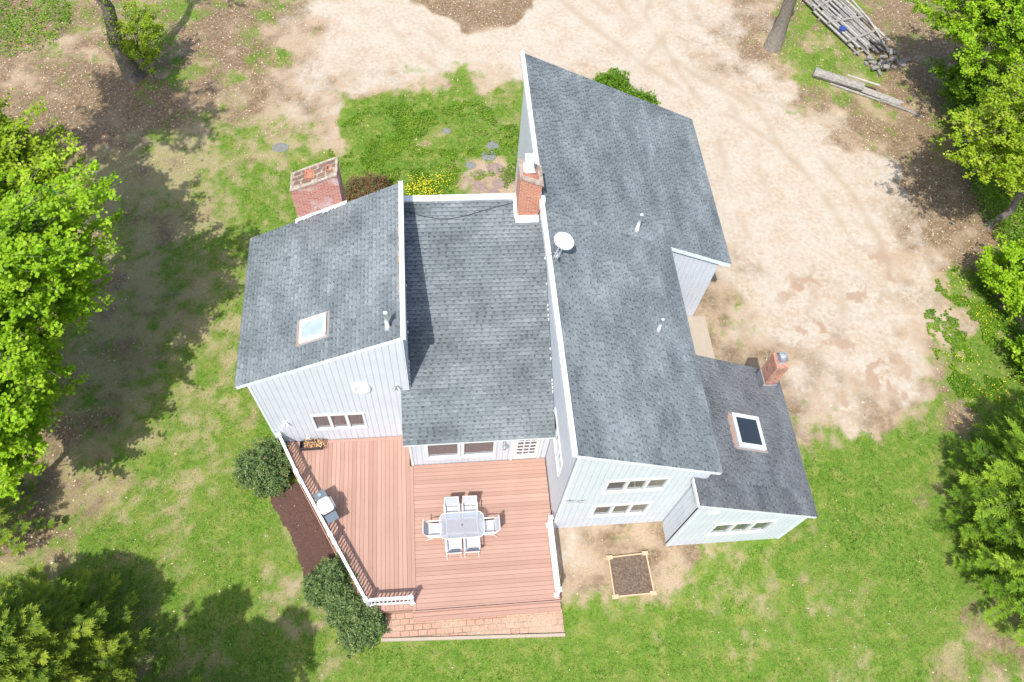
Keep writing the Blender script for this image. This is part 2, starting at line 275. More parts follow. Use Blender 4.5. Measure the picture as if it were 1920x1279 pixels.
# ------------------------------------------------------------------ ground
CP=[(-21.7,36.2,0.35,0.8,0),(-19.9,35.0,0.55,0.8,0),(-17.9,33.0,0.25,0.55,0),(-19.1,31.5,0.25,0.6,0),(-15.8,32.6,0.2,0.6,0),(-13.0,34.5,0.45,0.7,0),(-12.6,31.4,0.4,0.7,0),(-10.4,34.9,0.1,0.8,0.1),(-10.7,32.5,0.15,0.9,0),(-8.3,35.3,0.35,0.8,0.1),(-6.6,33.7,0.1,0.5,0.35),(-7.6,32.1,0.6,0.6,0),(-8.7,30.6,0.35,0.8,0),(-6.9,29.8,0.2,0.6,0.3),(-5.8,28.3,0.08,0.4,0.45),(-5.4,30.9,0.05,0.5,0.5),(-9.7,27.7,0.45,0.6,0),(-11.7,28.1,0.2,0.8,0),(-14.5,30.3,0.1,1,0),(-16.5,30.7,0.1,1,0),(-16.2,27.5,0.12,1,0),(-13.7,26.8,0.2,0.6,0),(-11.7,25.7,0.38,0.1,0),(-9.1,25.7,0.48,0.1,0),(-7.2,26.3,0.45,0.3,0.1),(-6.2,25.6,0.3,0.3,0.3),(-14.4,24.2,0.17,0.42000000000000004,0),(-12.3,23.9,0.19999999999999998,0.31999999999999995,0),(-9.8,24.1,0.35,0.12,0),(-14.4,21.5,0.17,0.52,0),(-12.3,20.9,0.24999999999999997,0.42000000000000004,0),(-10.8,21.1,0.35,0.21999999999999997,0),(-8.9,21.9,0.44999999999999996,0.1,0),(-7.9,20.4,0.55,0.1,0),(-7.4,22.8,0.7,0.15,0),(-5.4,24.6,0.75,0.1,0),(-6.1,24.0,0.7,0.1,0),(-13.5,18.8,0.17,0.62,0),(-11.7,17.6,0.29999999999999993,0.31999999999999995,0),(-10.2,18.1,0.35,0.1,0),(-8.9,17.5,0.44999999999999996,0.1,0),(-8.2,16.0,0.5,0.1,0),(-10.3,15.6,0.24999999999999997,0.1,0),(-12.1,15.4,0.17,0.52,0),(-9.2,14.1,0.55,0.1,0),(-10.6,13.3,0.5,0.1,0),(-12.4,13.4,0.24999999999999997,0.31999999999999995,0),(-13.3,12.2,0.17,0.62,0),(-8.0,12.7,0.6000000000000001,0.1,0),(-9.5,11.9,0.52,0.1,0),(-11.2,11.6,0.37,0.1,0),(-12.2,11.0,0.35,0.1,0),(-13.9,10.5,0.17,0.62,0),(-14.6,8.7,0.14,1,0),(-13.2,8.9,0.26999999999999996,0.4,0),(-12.2,9.1,0.32,0.2,0),(-7.9,10.8,0.6200000000000001,0.1,0),(-9.7,10.3,0.5700000000000001,0.1,0),(-11.0,9.6,0.52,0.2,0),(-8.2,8.8,0.6400000000000001,0.1,0),(-6.7,8.1,0.6900000000000001,0.1,0),(-9.9,8.0,0.62,0.2,0),(-12.3,7.4,0.5,0.3,0),(-13.9,7.2,0.35,0.5,0),(-10.6,6.6,0.7,0.3,0),(-8.8,6.1,0.67,0.3,0),(-7.1,6.3,0.7200000000000001,0.2,0),(-5.5,6.8,0.67,0.1,0),(-5.4,6.2,0.21999999999999997,0.1,0),(-9.4,4.5,0.62,0.4,0),(-7.4,4.7,0.62,0.4,0),(-6.1,4.2,0.67,0.3,0),(-5.0,3.7,0.8,0.1,0),(-4.0,3.8,0.54,0.1,0),(-4.5,4.3,0.29000000000000004,0.5,0),(-6.3,3.1,0.52,0.3,0),(-2.6,3.5,0.79,0.05,0),(-0.1,3.1,0.79,0.05,0),(2.5,2.9,0.77,0.05,0),(2.6,3.5,0.59,0.1,0),(-0.0,3.7,0.49,0.1,0.1),(4.3,7.0,0.05,0.15,0.55),(3.9,5.6,0.24,0.3,0.2),(4.1,4.3,0.74,0.1,0),(5.0,6.6,0.1,0.3,0.3),(6.0,6.8,0.08,0.5,0.3),(7.2,6.8,0.08,0.6,0.1),(5.1,5.8,0.09000000000000001,0.6,0),(5.1,4.8,0.39,0.3,0),(7.5,5.7,0.09000000000000001,0.4,0.1),(7.4,6.2,0.039999999999999994,0.5,0.1),(7.8,4.9,0.49,0.2,0),(6.1,4.2,0.59,0.2,0),(8.5,5.8,0.49,0.2,0),(7.4,3.9,0.77,0.1,0),(5.2,3.0,0.6900000000000001,0.1,0),(9.4,5.4,0.74,0.1,0),(8.6,6.2,0.24,0.4,0),(10.9,6.0,0.59,0.1,0),(12.6,6.3,0.6,0.2,0),(11.9,5.4,0.81,0.05,0),(14.6,6.3,0.93,0.05,0),(12.0,4.3,0.6900000000000001,0.1,0),(10.6,4.2,0.54,0.1,0),(9.8,3.0,0.64,0.1,0),(12.5,2.8,0.6900000000000001,0.1,0),(7.8,2.5,0.6900000000000001,0.1,0),(14.7,3.5,0.79,0.05,0),(15.1,2.1,0.8,0.1,0),(16.9,1.8,0.6,0.3,0),(18.2,1.2,0.4,0.4,0),(18.3,2.8,0.4,0.5,0),(16.1,4.7,0.92,0,0),(15.2,5.1,0.81,0,0),(14.1,7.4,0.9,0.05,0),(16.1,8.3,0.93,0.05,0),(14.5,8.8,0.9,0.1,0),(13.9,9.7,0.55,0.2,0.1),(14.6,10.5,0.35,0.3,0.3),(15.7,9.8,0.8,0.1,0.1),(17.2,9.3,0.85,0.1,0),(18.5,9.2,0.6,0.5,0),(17.9,9.9,0.7,0.3,0),(18.3,8.1,0.6,0.5,0),(17.0,6.2,0.8,0.2,0),(20.2,10.2,0.2,0.8,0.2),(13.9,11.2,0.2,0.5,0.35),(15.7,11.2,0.15,0.45,0.5),(17.3,10.6,0.15,0.4,0.4),(16.8,11.8,0.08,0.55,0.45),(18.6,11.7,0.08,0.45,0.55),(15.1,12.8,0.06,0.5,0.55),(14.4,14.4,0.04,0.45,0.65),(16.2,14.3,0.05,0.5,0.6),(17.2,13.2,0.03,0.5,0.7),(12.6,14.5,0.15,0.6,0.4),(12.1,16.6,0.1,0.7,0.4),(11.8,15.0,0.2,0.5,0.3),(13.1,17.6,0.05,0.5,0.6),(12.8,13.7,0.25,0.5,0.2),(14.2,16.5,0.02,0.2,0.85),(16.6,16.4,0.02,0.4,0.75),(18.4,15.2,0.02,0.35,0.75),(19.2,13.6,0.03,0.4,0.6),(20.7,15.1,0.05,0.45,0.5),(21.7,15.1,0.15,0.4,0.4),(20.7,13.0,0.7,0.2,0.2),(22.4,14.0,0.95,0.1,0),(22.1,12.5,0.9,0.1,0.1),(22.6,11.5,0.9,0.1,0),(21.2,10.8,0.85,0.1,0),(22.7,16.4,0.2,0.4,0.4),(22.6,16.9,0.5,0.3,0.3),(23.8,16.1,0.6,0.3,0),(23.3,16.1,0.6,0.3,0.2),(24.1,13.9,0.5,0.7,0),(23.6,15.0,0.5,0.4,0.1),(24.5,16.0,0.4,0.8,0),(20.1,10.9,0.6,0.3,0.1),(20.1,12.1,0.4,0.4,0.3),(22.0,17.8,0.05,0.4,0.5),(23.4,19.6,0.05,0.8,0.3),(21.9,19.6,0.04,0.6,0.5),(24.2,18.3,0.1,0.8,0.2),(20.7,17.9,0.02,0.3,0.7),(24.7,21.4,0.2,0.9,0.1),(23.7,23.1,0.1,0.9,0.2),(21.5,21.5,0.05,0.5,0.5),(23.3,25.2,0.3,0.8,0),(25.1,25.5,0.4,0.8,0),(21.3,24.2,0.02,0.3,0.75),(19.0,20.3,0.01,0.1,0.95),(16.3,19.5,0.01,0.05,1),(14.9,21.1,0.01,0.05,1),(18.8,22.9,0.01,0.1,0.95),(17.6,24.3,0.01,0.05,1),(14.9,24.3,0.01,0.05,1),(13.9,27.9,0.01,0.05,1),(16.5,27.5,0.01,0.15,0.95),(18.3,26.7,0.04,0.4,0.7),(19.9,26.5,0.1,0.6,0.4),(21.5,26.3,0.25,0.7,0.1),(17.6,29.4,0.03,0.6,0.7),(19.2,28.2,0.35,0.6,0.1),(21.1,27.8,0.5,0.5,0),(22.6,27.0,0.4,0.6,0),(16.6,31.4,0.02,0.8,0.4),(15.8,32.6,0.05,0.7,0.6),(18.5,31.8,0.3,0.8,0.1),(19.4,30.9,0.6,0.4,0),(21.1,30.5,0.6,0.5,0),(22.6,29.7,0.45,0.5,0),(20.4,34.3,0.5,0.6,0),(21.7,33.4,0.5,0.6,0),(24.6,28.9,0.3,0.9,0),(26.9,33.4,0.2,1,0),(28.8,35.2,0.5,0.8,0),(23.4,28.5,0.3,0.8,0),(26.6,35.2,0.2,1,0),(15.3,34.4,0.05,0.4,0.7),(17.4,34.3,0.08,0.5,0.4),(14.6,35.2,0.03,0.3,0.8),(18.4,35.9,0.2,0.6,0.3),(10.8,31.1,0.01,0.05,1),(8.4,33.5,0.01,0.05,1),(5.3,31.1,0.01,0.05,1),(11.5,34.8,0.01,0.05,1),(2.6,31.2,0.01,0.05,1),(-0.1,31.6,0.01,0.05,1),(-2.8,32.8,0.01,0.05,1),(-2.8,35.3,0.01,0.05,1),(-4.5,34.9,0.02,0.2,0.8),(-4.4,31.3,0.03,0.3,0.75),(-3.3,30.1,0.05,0.35,0.6),(-0.2,29.9,0.15,0.3,0.5),(2.5,29.8,0.2,0.3,0.5),(-0.6,33.2,0.01,0.1,0.95),(6.8,34.4,0.01,0.1,0.95),(7.9,29.9,0.02,0.5,0.6),(11.2,28.4,0.02,0.4,0.6),(11.3,26.2,0.01,0.05,1),(-4.3,28.6,0.1,0.3,0.4),(-4.8,27.2,0.1,0.4,0.4),(-5.0,26.2,0.15,0.3,0.35),(-3.3,28.3,0.95,0.05,0),(-1.8,28.2,0.85,0.1,0),(-2.3,26.8,0.85,0.1,0),(-3.8,26.9,0.8,0.1,0),(-0.2,28.6,0.7,0.2,0.1),(1.4,28.9,0.75,0.2,0),(3.5,28.9,0.6,0.3,0.1),(-0.8,27.1,0.7,0.2,0),(1.8,27.1,0.88,0.1,0),(3.4,27.4,0.5,0.3,0.1),(-0.3,26.1,0.45,0.3,0.15),(-2.8,25.2,0.9,0.1,0),(-0.3,24.8,0.9,0.1,0),(1.4,25.4,0.92,0.1,0),(3.5,25.7,0.9,0.1,0),(2.1,24.4,0.25,0.3,0.4),(2.9,24.0,0.2,0.3,0.4),(2.8,23.1,0.3,0.3,0.4),(0.9,23.8,0.7,0.2,0.1),(-1.6,23.8,0.95,0.05,0),(-0.6,23.2,0.9,0.1,0),(10.9,15.1,0.2,0.5,0.3)]
POLY={'litter': [(-0.82, 37.52), (-0.43, 35.74), (0.82, 34.87), (1.9, 33.93), (2.36, 33.26), (2.83, 33.18), (3.7, 33.58), (4.89, 34.33), (5.39, 35.06), (6.81, 37.53)], 'mulch': [(-6.32, 9.07), (-5.6, 9.62), (-5.02, 9.19), (-2.81, 5.0), (-3.66, 4.05), (-4.41, 5.63), (-4.91, 5.84), (-5.18, 6.93), (-5.69, 7.88), (-6.24, 8.78)]}

POLY['mulch2'] = POLY['mulch']
FOOT = [(-6.3,10.7,-1,16.8),(-1.4,9.6,3.8,16.9),(3.5,7.1,8.1,23.1),(8,15.6,10.6,23.1),(7.5,6.2,11.9,11.8),(-2.4,3.75,3.7,9.8),(8.0,11.7,11.05,15.7)]
def fields(x, y, fine=True):
    xw = x + (fbm(x,y,2.2,3,5)-.5)*2.2; yw = y + (fbm(x,y,2.2,3,9)-.5)*2.2
    G = np.zeros(x.shape); Lr = G.copy(); S = G.copy(); Wt = G.copy()
    for cx, cy, g, l, s in CP:
        w = 1/((xw-cx)**2 + (yw-cy)**2 + .25)**2.2
        G += w*g; Lr += w*l; S += w*s; Wt += w
    G /= Wt; Lr /= Wt; S /= Wt
    d = sdf(POLY['litter'], xw, yw); k = sstep(.3,-.3,d); S *= 1-k; Lr = Lr*(1-k)+.9*k; G *= 1-.9*k
    n = fbm(x,y,1.3,5,1); n2 = fbm(x,y,.5,4,2); n3 = fbm(x,y,4.5,3,3)
    gn = (.40*n + .38*n2 + .22*n3)
    lo = .70-.47*G
    gn = gn*.75+.25*fbm(x,y,.28,3,14)
    cover = sstep(lo-.13, lo+.15, gn)*sstep(.0,.1,G)
    ns = fbm(x,y,.9,5,21)
    sand = sstep(.22, .80, S + (ns-.5)*.75)
    lit = np.clip(Lr + (fbm(x,y,.8,5,31)-.5)*1.5, 0, 1)
    return cover, lit, sand, G
def axis_vals(a, b, st, far):
    c = list(np.arange(a, b+st/2, st)); s = st; lo = []; p_ = a
    while p_ > -far: s *= 1.35; p_ -= s; lo.append(p_)
    hi = []; p_ = c[-1]; s = st
    while p_ < far: s *= 1.35; p_ += s; hi.append(p_)
    return np.array(lo[::-1] + c + hi)
gx = axis_vals(-27, 39, .11, 450); gy = axis_vals(-2, 42, .11, 450)
X, Y = np.meshgrid(gx, gy); sh = X.shape
cover, lit, sand, Gf = fields(np.clip(X,-30,42), np.clip(Y,-5,44))
house_d = np.full(sh, 9.)
for x0,y0,x1,y1 in FOOT: house_d = np.minimum(house_d, np.maximum(np.maximum(x0-X, X-x1), np.maximum(y0-Y, Y-y1)))
Z = (fbm(X,Y,3,3,7)-.5)*.10 + (vnoise(X,Y,.35,8)-.5)*.025*cover + (fbm(X,Y,.6,2,4)-.5)*.02
Z *= sstep(.05, 1.2, house_d)*.95+.05
Z -= .02
dm = sdf(POLY['mulch'], X, Y)
Z = Z + .05*sstep(.15,-.2,dm)
bedm = sstep(.05,-.05, np.maximum(np.abs(X-6.18)-.72, np.abs(Y-5.42)-.75))
Z = Z*(1-bedm)
nx, ny = len(gx), len(gy)
V = np.stack([X,Y,Z],-1).reshape(-1,3).astype(np.float32)
idx = np.arange(nx*ny).reshape(ny,nx); F = np.stack([idx[:-1,:-1],idx[:-1,1:],idx[1:,1:],idx[1:,:-1]],-1).reshape(-1)
me = bpy.data.meshes.new('ground'); me.vertices.add(len(V)); me.vertices.foreach_set('co', V.ravel())
me.loops.add(len(F)); me.loops.foreach_set('vertex_index', F.astype(np.int32))
nf = len(F)//4; me.polygons.add(nf); me.polygons.foreach_set('loop_start', np.arange(0,len(F),4,dtype=np.int32)); me.polygons.foreach_set('use_smooth',[True]*nf)
def track(x, y):
    T_ = np.zeros(x.shape); xw = x+(fbm(x,y,3,2,50)-.5)*.5; yw = y+(fbm(x,y,3,2,55)-.5)*.5
    for path, offs in ((((-2,36.5),(-.6,33.2),(2.2,30.6),(6.2,30.1),(10.5,31.8),(13,36)),(-.75,.75)),(((12,37),(13.6,31),(14.6,26),(14.6,21),(15.4,16.5)),(-.8,.8,2.0)),(((8,36.5),(12.5,30.5),(16.5,26.6),(18.6,22.5),(19.4,18)),(-.7,.7)),(((10.8,37),(12.2,33),(15.6,29.8),(18.7,28.0)),(-.5,.6))):
        P = np.array(path, float); t = np.linspace(0,len(P)-1,40); i = np.clip(t.astype(int),0,len(P)-2); f = (t-i)[:,None]
        g = lambda k: P[np.clip(i+k,0,len(P)-1)]
        C = .5*((2*g(0))+(-g(-1)+g(1))*f+(2*g(-1)-5*g(0)+4*g(1)-g(2))*f*f+(-g(-1)+3*g(0)-3*g(1)+g(2))*f**3)
        best = np.full(x.shape, 9.); sd_ = np.zeros(x.shape)
        for a, b in zip(C[:-1], C[1:]):
            e = b-a; q = np.clip(((xw-a[0])*e[0]+(yw-a[1])*e[1])/(e@e),0,1); dx = xw-a[0]-q*e[0]; dy = yw-a[1]-q*e[1]; d = np.hypot(dx,dy); s_ = np.sign(e[0]*dy-e[1]*dx)*d; m_ = d < best; best = np.where(m_,d,best); sd_ = np.where(m_,s_,sd_)
        for o_ in offs: T_ = np.maximum(T_, np.exp(-((sd_-o_)/.20)**2)*sstep(.25,.7,vnoise(x,y,1.5,58+o_*3)+.05)*(.45+.55*vnoise(x,y,.3,59)))
    return T_
trk = track(X, Y)
# reddish-brown leaf stains caught on the east part of the drive
_sx, _sy = np.clip(X,-30,42), np.clip(Y,-5,44)
stain = sstep(.56,.66, .6*fbm(_sx+3,_sy,1.0,5,71)+.4*fbm(_sx,_sy,.35,4,75)) * sstep(12.5,16,_sx)*sstep(19.5,16.5,_sy)*sstep(8,10,_sy) + .9*sstep(.52,.62,fbm(_sx,_sy,.8,5,77))*sstep(13.4,11.8,_sx)*sstep(10.6,11.2,_sx)*sstep(17.5,16,_sy)*sstep(9,11,_sy)
stain = np.clip(stain + .55*sstep(.60,.70,fbm(_sx,_sy,.7,5,81))*sstep(15,19,_sx)*sstep(24,20,_sy),0,1)
for nm, arr in (('cover',cover),('litter',lit),('sand',sand),('track',trk),('stain',stain),('lush',np.maximum(sstep(.25,.6,Gf), .95*sstep(-4,-7,X)*sstep(29,25,Y)))):
    a = me.attributes.new(nm,'FLOAT','POINT'); a.data.foreach_set('value', arr.ravel().astype(np.float32))
me.update(calc_edges=True)
def ground_mat():
    m = bpy.data.materials.new('ground_cover'); m.use_nodes = True; t = m.node_tree; n = t.nodes; L = t.links
    b = n['Principled BSDF']; b.inputs['Roughness'].default_value = .95; b.inputs['Specular IOR Level'].default_value = .1
    tc = n.new('ShaderNodeTexCoord')
    def noise(sc, d=6, ro=.6):
        z = n.new('ShaderNodeTexNoise'); z.inputs['Scale'].default_value = sc; z.inputs['Detail'].default_value = d; z.inputs['Roughness'].default_value = ro
        L.new(tc.outputs['Object'], z.inputs['Vector']); return z.outputs[0]
    def attr(a):
        z = n.new('ShaderNodeAttribute'); z.attribute_name = a; return z.outputs['Fac']
    def mr(x, a, b_, c=0, d=1):
        z = n.new('ShaderNodeMapRange'); z.inputs[1].default_value = a; z.inputs[2].default_value = b_; z.inputs[3].default_value = c; z.inputs[4].default_value = d
        L.new(x, z.inputs[0]); return z.outputs[0]
    def mth(op, x, y):
        z = n.new('ShaderNodeMath'); z.operation = op
        for i, q in enumerate((x,y)):
            if isinstance(q, (int,float)): z.inputs[i].default_value = q
            else: L.new(q, z.inputs[i])
        return z.outputs[0]
    def ramp(x, els):
        z = n.new('ShaderNodeValToRGB'); e = z.color_ramp.elements
        for i,(p_,c) in enumerate(els):
            if i < 2: e[i].position = p_; e[i].color = (*c,1)
            else: e.new(p_).color = (*c,1)
        L.new(x, z.inputs[0]); return z.outputs[0]
    def mix(f, a, c):
        z = n.new('ShaderNodeMix'); z.data_type = 'RGBA'; L.new(f, z.inputs[0]); L.new(a, z.inputs[6]); L.new(c, z.inputs[7]); return z.outputs[2]
    fine = noise(28, 8, .7); med = noise(5, 8, .65); vf = noise(90, 4, .7); big = noise(.8, 5, .6)
    f2 = mth('ADD', mth('MULTIPLY', fine, .6), mth('MULTIPLY', vf, .4))
    dry = ramp(f2, [(.36,(.15,.14,.05)),(.5,(.275,.245,.11)),(.62,(.42,.365,.20))])
    brown = ramp(f2, [(.36,(.105,.072,.040)),(.5,(.225,.16,.095)),(.60,(.35,.26,.17)),(.68,(.54,.46,.34))])
    sandc = mix(mr(big,.35,.65), ramp(mth('ADD',mth('MULTIPLY',med,.6),mth('MULTIPLY',vf,.4)), [(.36,(.30,.23,.165)),(.5,(.395,.325,.25)),(.62,(.45,.385,.31))]), ramp(mth('ADD',mth('MULTIPLY',med,.5),mth('MULTIPLY',vf,.5)), [(.36,(.385,.34,.275)),(.5,(.42,.378,.315)),(.62,(.44,.40,.34))]))
    green = ramp(f2, [(.34,(.055,.105,.014)),(.5,(.125,.215,.028)),(.60,(.205,.285,.05)),(.68,(.34,.34,.14))])
    j = mth('MULTIPLY', mth('SUBTRACT', f2, .5), 1.6); jm = mth('MULTIPLY', mth('SUBTRACT', med, .5), 1.2)
    fl = mr(mth('ADD', mth('ADD', attr('litter'), j), jm), .3, .75)
    fs = mr(mth('ADD', mth('ADD', attr('sand'), mth('MULTIPLY', j, 1.0)), mth('MULTIPLY', jm, 1.5)), .0, 1.0)
    tk = attr('track')
    fg = mr(mth('ADD', mth('ADD', attr('cover'), j), mth('MULTIPLY', jm, .8)), .2, .9)
    gv = noise(1.7, 5, .65); gv2 = noise(6.5, 5, .7)
    g2 = n.new('ShaderNodeMix'); g2.data_type = 'RGBA'; g2.blend_type = 'MULTIPLY'; L.new(mr(gv2,.42,.62), g2.inputs[0]); L.new(green, g2.inputs[6]); g2.inputs[7].default_value = (.66,.80,.66,1)
    yel = n.new('ShaderNodeRGB'); yel.outputs[0].default_value = (.27,.27,.075,1)
    green = mix(mth('MULTIPLY', mr(gv,.48,.68), .65), g2.outputs[2], yel.outputs[0])
    d2 = n.new('ShaderNodeMix'); d2.data_type = 'RGBA'; d2.blend_type = 'MULTIPLY'; L.new(mr(gv2,.40,.60), d2.inputs[0]); L.new(brown, d2.inputs[6]); d2.inputs[7].default_value = (.62,.60,.58,1); brown = d2.outputs[2]
    tan = ramp(f2, [(.36,(.24,.165,.10)),(.5,(.37,.28,.19)),(.62,(.50,.40,.29))]); dry = mix(attr('lush'), tan, dry)
    c = mix(fl, dry, brown); c = mix(fs, c, sandc); c = mix(fg, c, green)
    tcol = n.new('ShaderNodeMix'); tcol.data_type = 'RGBA'; tcol.blend_type = 'MULTIPLY'; L.new(mth('MULTIPLY', mth('MULTIPLY', tk, fs), mr(med,.36,.60,.25,1)), tcol.inputs[0]); L.new(c, tcol.inputs[6]); tcol.inputs[7].default_value = (.76,.68,.58,1); c = tcol.outputs[2]
    stn = n.new('ShaderNodeRGB'); stn.outputs[0].default_value = (.29,.185,.12,1)
    c = mix(mth('MULTIPLY', mth('MULTIPLY', mr(mth('ADD', attr('stain'), mth('MULTIPLY', j, 1.2)), .35, .8), fs), .75), c, stn.outputs[0])
    spk = n.new('ShaderNodeTexVoronoi'); spk.inputs['Scale'].default_value = 17; L.new(tc.outputs['Object'], spk.inputs['Vector'])
    sp_ = mth('MULTIPLY', mr(spk.outputs['Distance'], .16, .10), mr(big, .42, .6)); pal = n.new('ShaderNodeRGB'); pal.outputs[0].default_value = (.52,.43,.31,1)
    c = mix(mth('MULTIPLY', mth('MULTIPLY', sp_, attr('litter')), mth('MULTIPLY', mth('SUBTRACT', 1, fg), .8)), c, pal.outputs[0])
    L.new(c, b.inputs['Base Color'])
    bp = n.new('ShaderNodeBump'); bp.inputs['Distance'].default_value = .035
    L.new(mr(attr('sand'),0,1,.9,.22), bp.inputs['Strength']); L.new(f2, bp.inputs['Height']); L.new(bp.outputs[0], b.inputs['Normal'])
    return m
me.materials.append(ground_mat())
go = bpy.data.objects.new('ground', me); COL.objects.link(go); tag(go, 'lawn, leaf litter and sandy drive around the house', kind='structure')
def gz(x, y):
    i = np.clip(np.searchsorted(gx, x)-1, 0, nx-2); j = np.clip(np.searchsorted(gy, y)-1, 0, ny-2)
    fx = (x-gx[i])/(gx[i+1]-gx[i]); fy = (y-gy[j])/(gy[j+1]-gy[j])
    return (Z[j,i]*(1-fx)+Z[j,i+1]*fx)*(1-fy)+(Z[j+1,i]*(1-fx)+Z[j+1,i+1]*fx)*fy
def at(arr, x, y):
    i = np.clip(np.searchsorted(gx, x)-1, 0, nx-2); j = np.clip(np.searchsorted(gy, y)-1, 0, ny-2); return arr[j,i]
def outside_house(x, y, pad=.02):
    ok = np.ones(x.shape, bool)
    for x0,y0,x1,y1 in FOOT: ok &= ~((x > x0-pad)&(x < x1+pad)&(y > y0-pad)&(y < y1+pad))
    ok &= ~((x > -6.2) & (x < -1) & (y > 4.9) & (y < 11) & (sdf([(-6.05,11),(-2.95,4.85),(-1,4.7),(-1,11)], x, y) < .05))
    ok &= ~((np.abs(x-6.18) < .78) & (np.abs(y-5.42) < .8))
    return ok
def in_view(x, y):
    # wide trapezium round what the photograph covers, with margin for a step aside
    return (y > .5) & (y < 39) & (x > -13.5 - (y-3)*.30 - 2) & (x < 19 + (y-1)*.46 + 2)
# grass blades
Nc = 420000
px_ = rng.uniform(-26, 38, Nc); py_ = rng.uniform(.5, 39, Nc)
cv = at(cover,px_,py_); sd = at(sand,px_,py_)
ok = in_view(px_,py_) & outside_house(px_,py_) & (rng.random(Nc) < np.clip(cv*1.0+.02,0,1)*(1-.7*sd)) & (sdf(POLY['mulch'],px_,py_) > .05)
px_, py_, cv = px_[ok], py_[ok], cv[ok]; Nt = len(px_)
B = 3
bx = np.repeat(px_,B)+rng.normal(0,.025,Nt*B); by = np.repeat(py_,B)+rng.normal(0,.025,Nt*B); bz = gz(bx,by)-.005
lush = np.repeat(at(Gf,px_,py_),B)
hgt = rng.uniform(.03,.065,Nt*B)*(.6+.7*lush); wd = rng.uniform(.008,.016,Nt*B); an = rng.uniform(0,2*np.pi,Nt*B); ln = rng.uniform(.3,1.3,Nt*B)*hgt; la = rng.uniform(0,2*np.pi,Nt*B)
V3 = np.empty((Nt*B,3,3)); V3[:,0] = np.stack([bx-np.cos(an)*wd,by-np.sin(an)*wd,bz],-1); V3[:,1] = np.stack([bx+np.cos(an)*wd,by+np.sin(an)*wd,bz],-1)
V3[:,2] = np.stack([bx+np.cos(la)*ln, by+np.sin(la)*ln, bz+hgt],-1)
var = np.clip(.42+(fbm(bx,by,1.3,4,12)-.5)*1.5+(vnoise(bx,by,.28,15)-.5)*.55 + rng.normal(0,.16,Nt*B) + .62*(1-lush), 0, 1)
g_o = np_mesh('grass', V3.reshape(-1,3), 3, 'grass', var); tag(g_o, 'short patchy lawn grass round the house', 'grass', kind='stuff')
# fallen leaves
Nl = 150000
lx = rng.uniform(-26,38,Nl); ly = rng.uniform(.5,39,Nl); wt = at(lit,lx,ly)*(1-at(sand,lx,ly))*(1-.5*at(cover,lx,ly))
wt = np.where((ly > 24)|(lx > 20)|(lx < -12.5), wt, wt*.10)
ok = in_view(lx,ly)&outside_house(lx,ly)&(rng.random(Nl) < wt*.85)
lx, ly = lx[ok], ly[ok]; n_ = len(lx); lz = gz(lx,ly)+.012
def quads(c, size, asp, tilt, fold=.0):
    """leaf quads: centres c (n,3), random yaw, tilt sd"""
    n = len(c); a = rng.uniform(0,2*np.pi,n); nrm = np.stack([rng.normal(0,tilt,n), rng.normal(0,tilt,n), np.ones(n)],-1); nrm /= np.linalg.norm(nrm,axis=1)[:,None]
    u = np.stack([np.cos(a),np.sin(a),np.zeros(n)],-1); u -= nrm*(u*nrm).sum(1)[:,None]; u /= np.linalg.norm(u,axis=1)[:,None]; w = np.cross(nrm,u)
    s = size[:,None]; Q = np.empty((n,4,3)); Q[:,0] = c-u*s/2; Q[:,1] = c-w*s*asp/2+u*s*.05+nrm*s*fold; Q[:,2] = c+u*s/2; Q[:,3] = c+w*s*asp/2+u*s*.05+nrm*s*fold
    return Q
Q = quads(np.stack([lx,ly,lz],-1), rng.uniform(.045,.10,n_), .7, .3)
lo_ = np_mesh('fallen_leaves', Q.reshape(-1,3), 4, 'dryleaf', np.clip(rng.beta(1.6,2.0,n_),0,1)); tag(lo_, 'dry brown leaves scattered beneath the trees', 'leaves', kind='stuff')
# weeds with broad leaves in the courtyard and on the right bank
def weeds(cx, cy, rx, ry, n, name, label, m='under', size=(.05,.10)):
    a = rng.uniform(0,2*np.pi,n); r = np.sqrt(rng.random(n)); x = cx+np.cos(a)*r*rx; y = cy+np.sin(a)*r*ry
    k = (vnoise(x,y,.7,40)+.5*vnoise(x,y,.25,41) > .74) & outside_house(x,y,.1); x, y = x[k], y[k]; n = len(x)
    z = gz(x,y)+rng.uniform(.02,.16,n)*(vnoise(x,y,.8,43)+.2)
    Q = quads(np.stack([x,y,z],-1), rng.uniform(*size,n), .6, .5, .1)
    o = np_mesh(name, Q.reshape(-1,3), 4, m, np.clip(rng.normal(.5,.25,n)+(vnoise(x,y,.9,44)-.5)*.6,0,1)); return tag(o, label, 'weeds', kind='stuff')
weeds(-.2,25.3,4.6,3.6,26000,'weeds','low leafy weeds filling the courtyard between the wings')
weeds(22.6,13.3,2.2,4.4,26000,'dandelion_patch','bright green dandelion patch beside the sandy drive',size=(.05,.11))
def dots(pts, sp, n, m, name, label, size=.035, h=.14):
    P_ = []
    for x,y in pts: P_ += [(x+random.gauss(0,sp), y+random.gauss(0,sp)) for _ in range(n)]
    P_ = np.array(P_); c = np.stack([P_[:,0],P_[:,1],gz(P_[:,0],P_[:,1])+h],-1)
    Q = quads(c, np.full(len(c),size), .95, .2); o = np_mesh(name, Q.reshape(-1,3), 4, m, np.full(len(c),.5)); return tag(o, label, 'flowers', kind='stuff')
dots([(-.6,23.2),(.1,23.4),(-1.1,22.9),(-.2,22.7)], .32, 90, 'flower_y', 'yellow_flowers', 'yellow blossoms behind the low middle roof', .05, .16)
dots([(23.4,15.2),(23.1,14.9),(22.6,16.9),(21.6,12.9),(22.1,11.4),(20.4,10.3),(23.1,12.3),(22.9,9.8)], .45, 26, 'flower_y', 'dandelion_flowers', 'yellow dandelion heads in the patch by the drive', .05, .17)
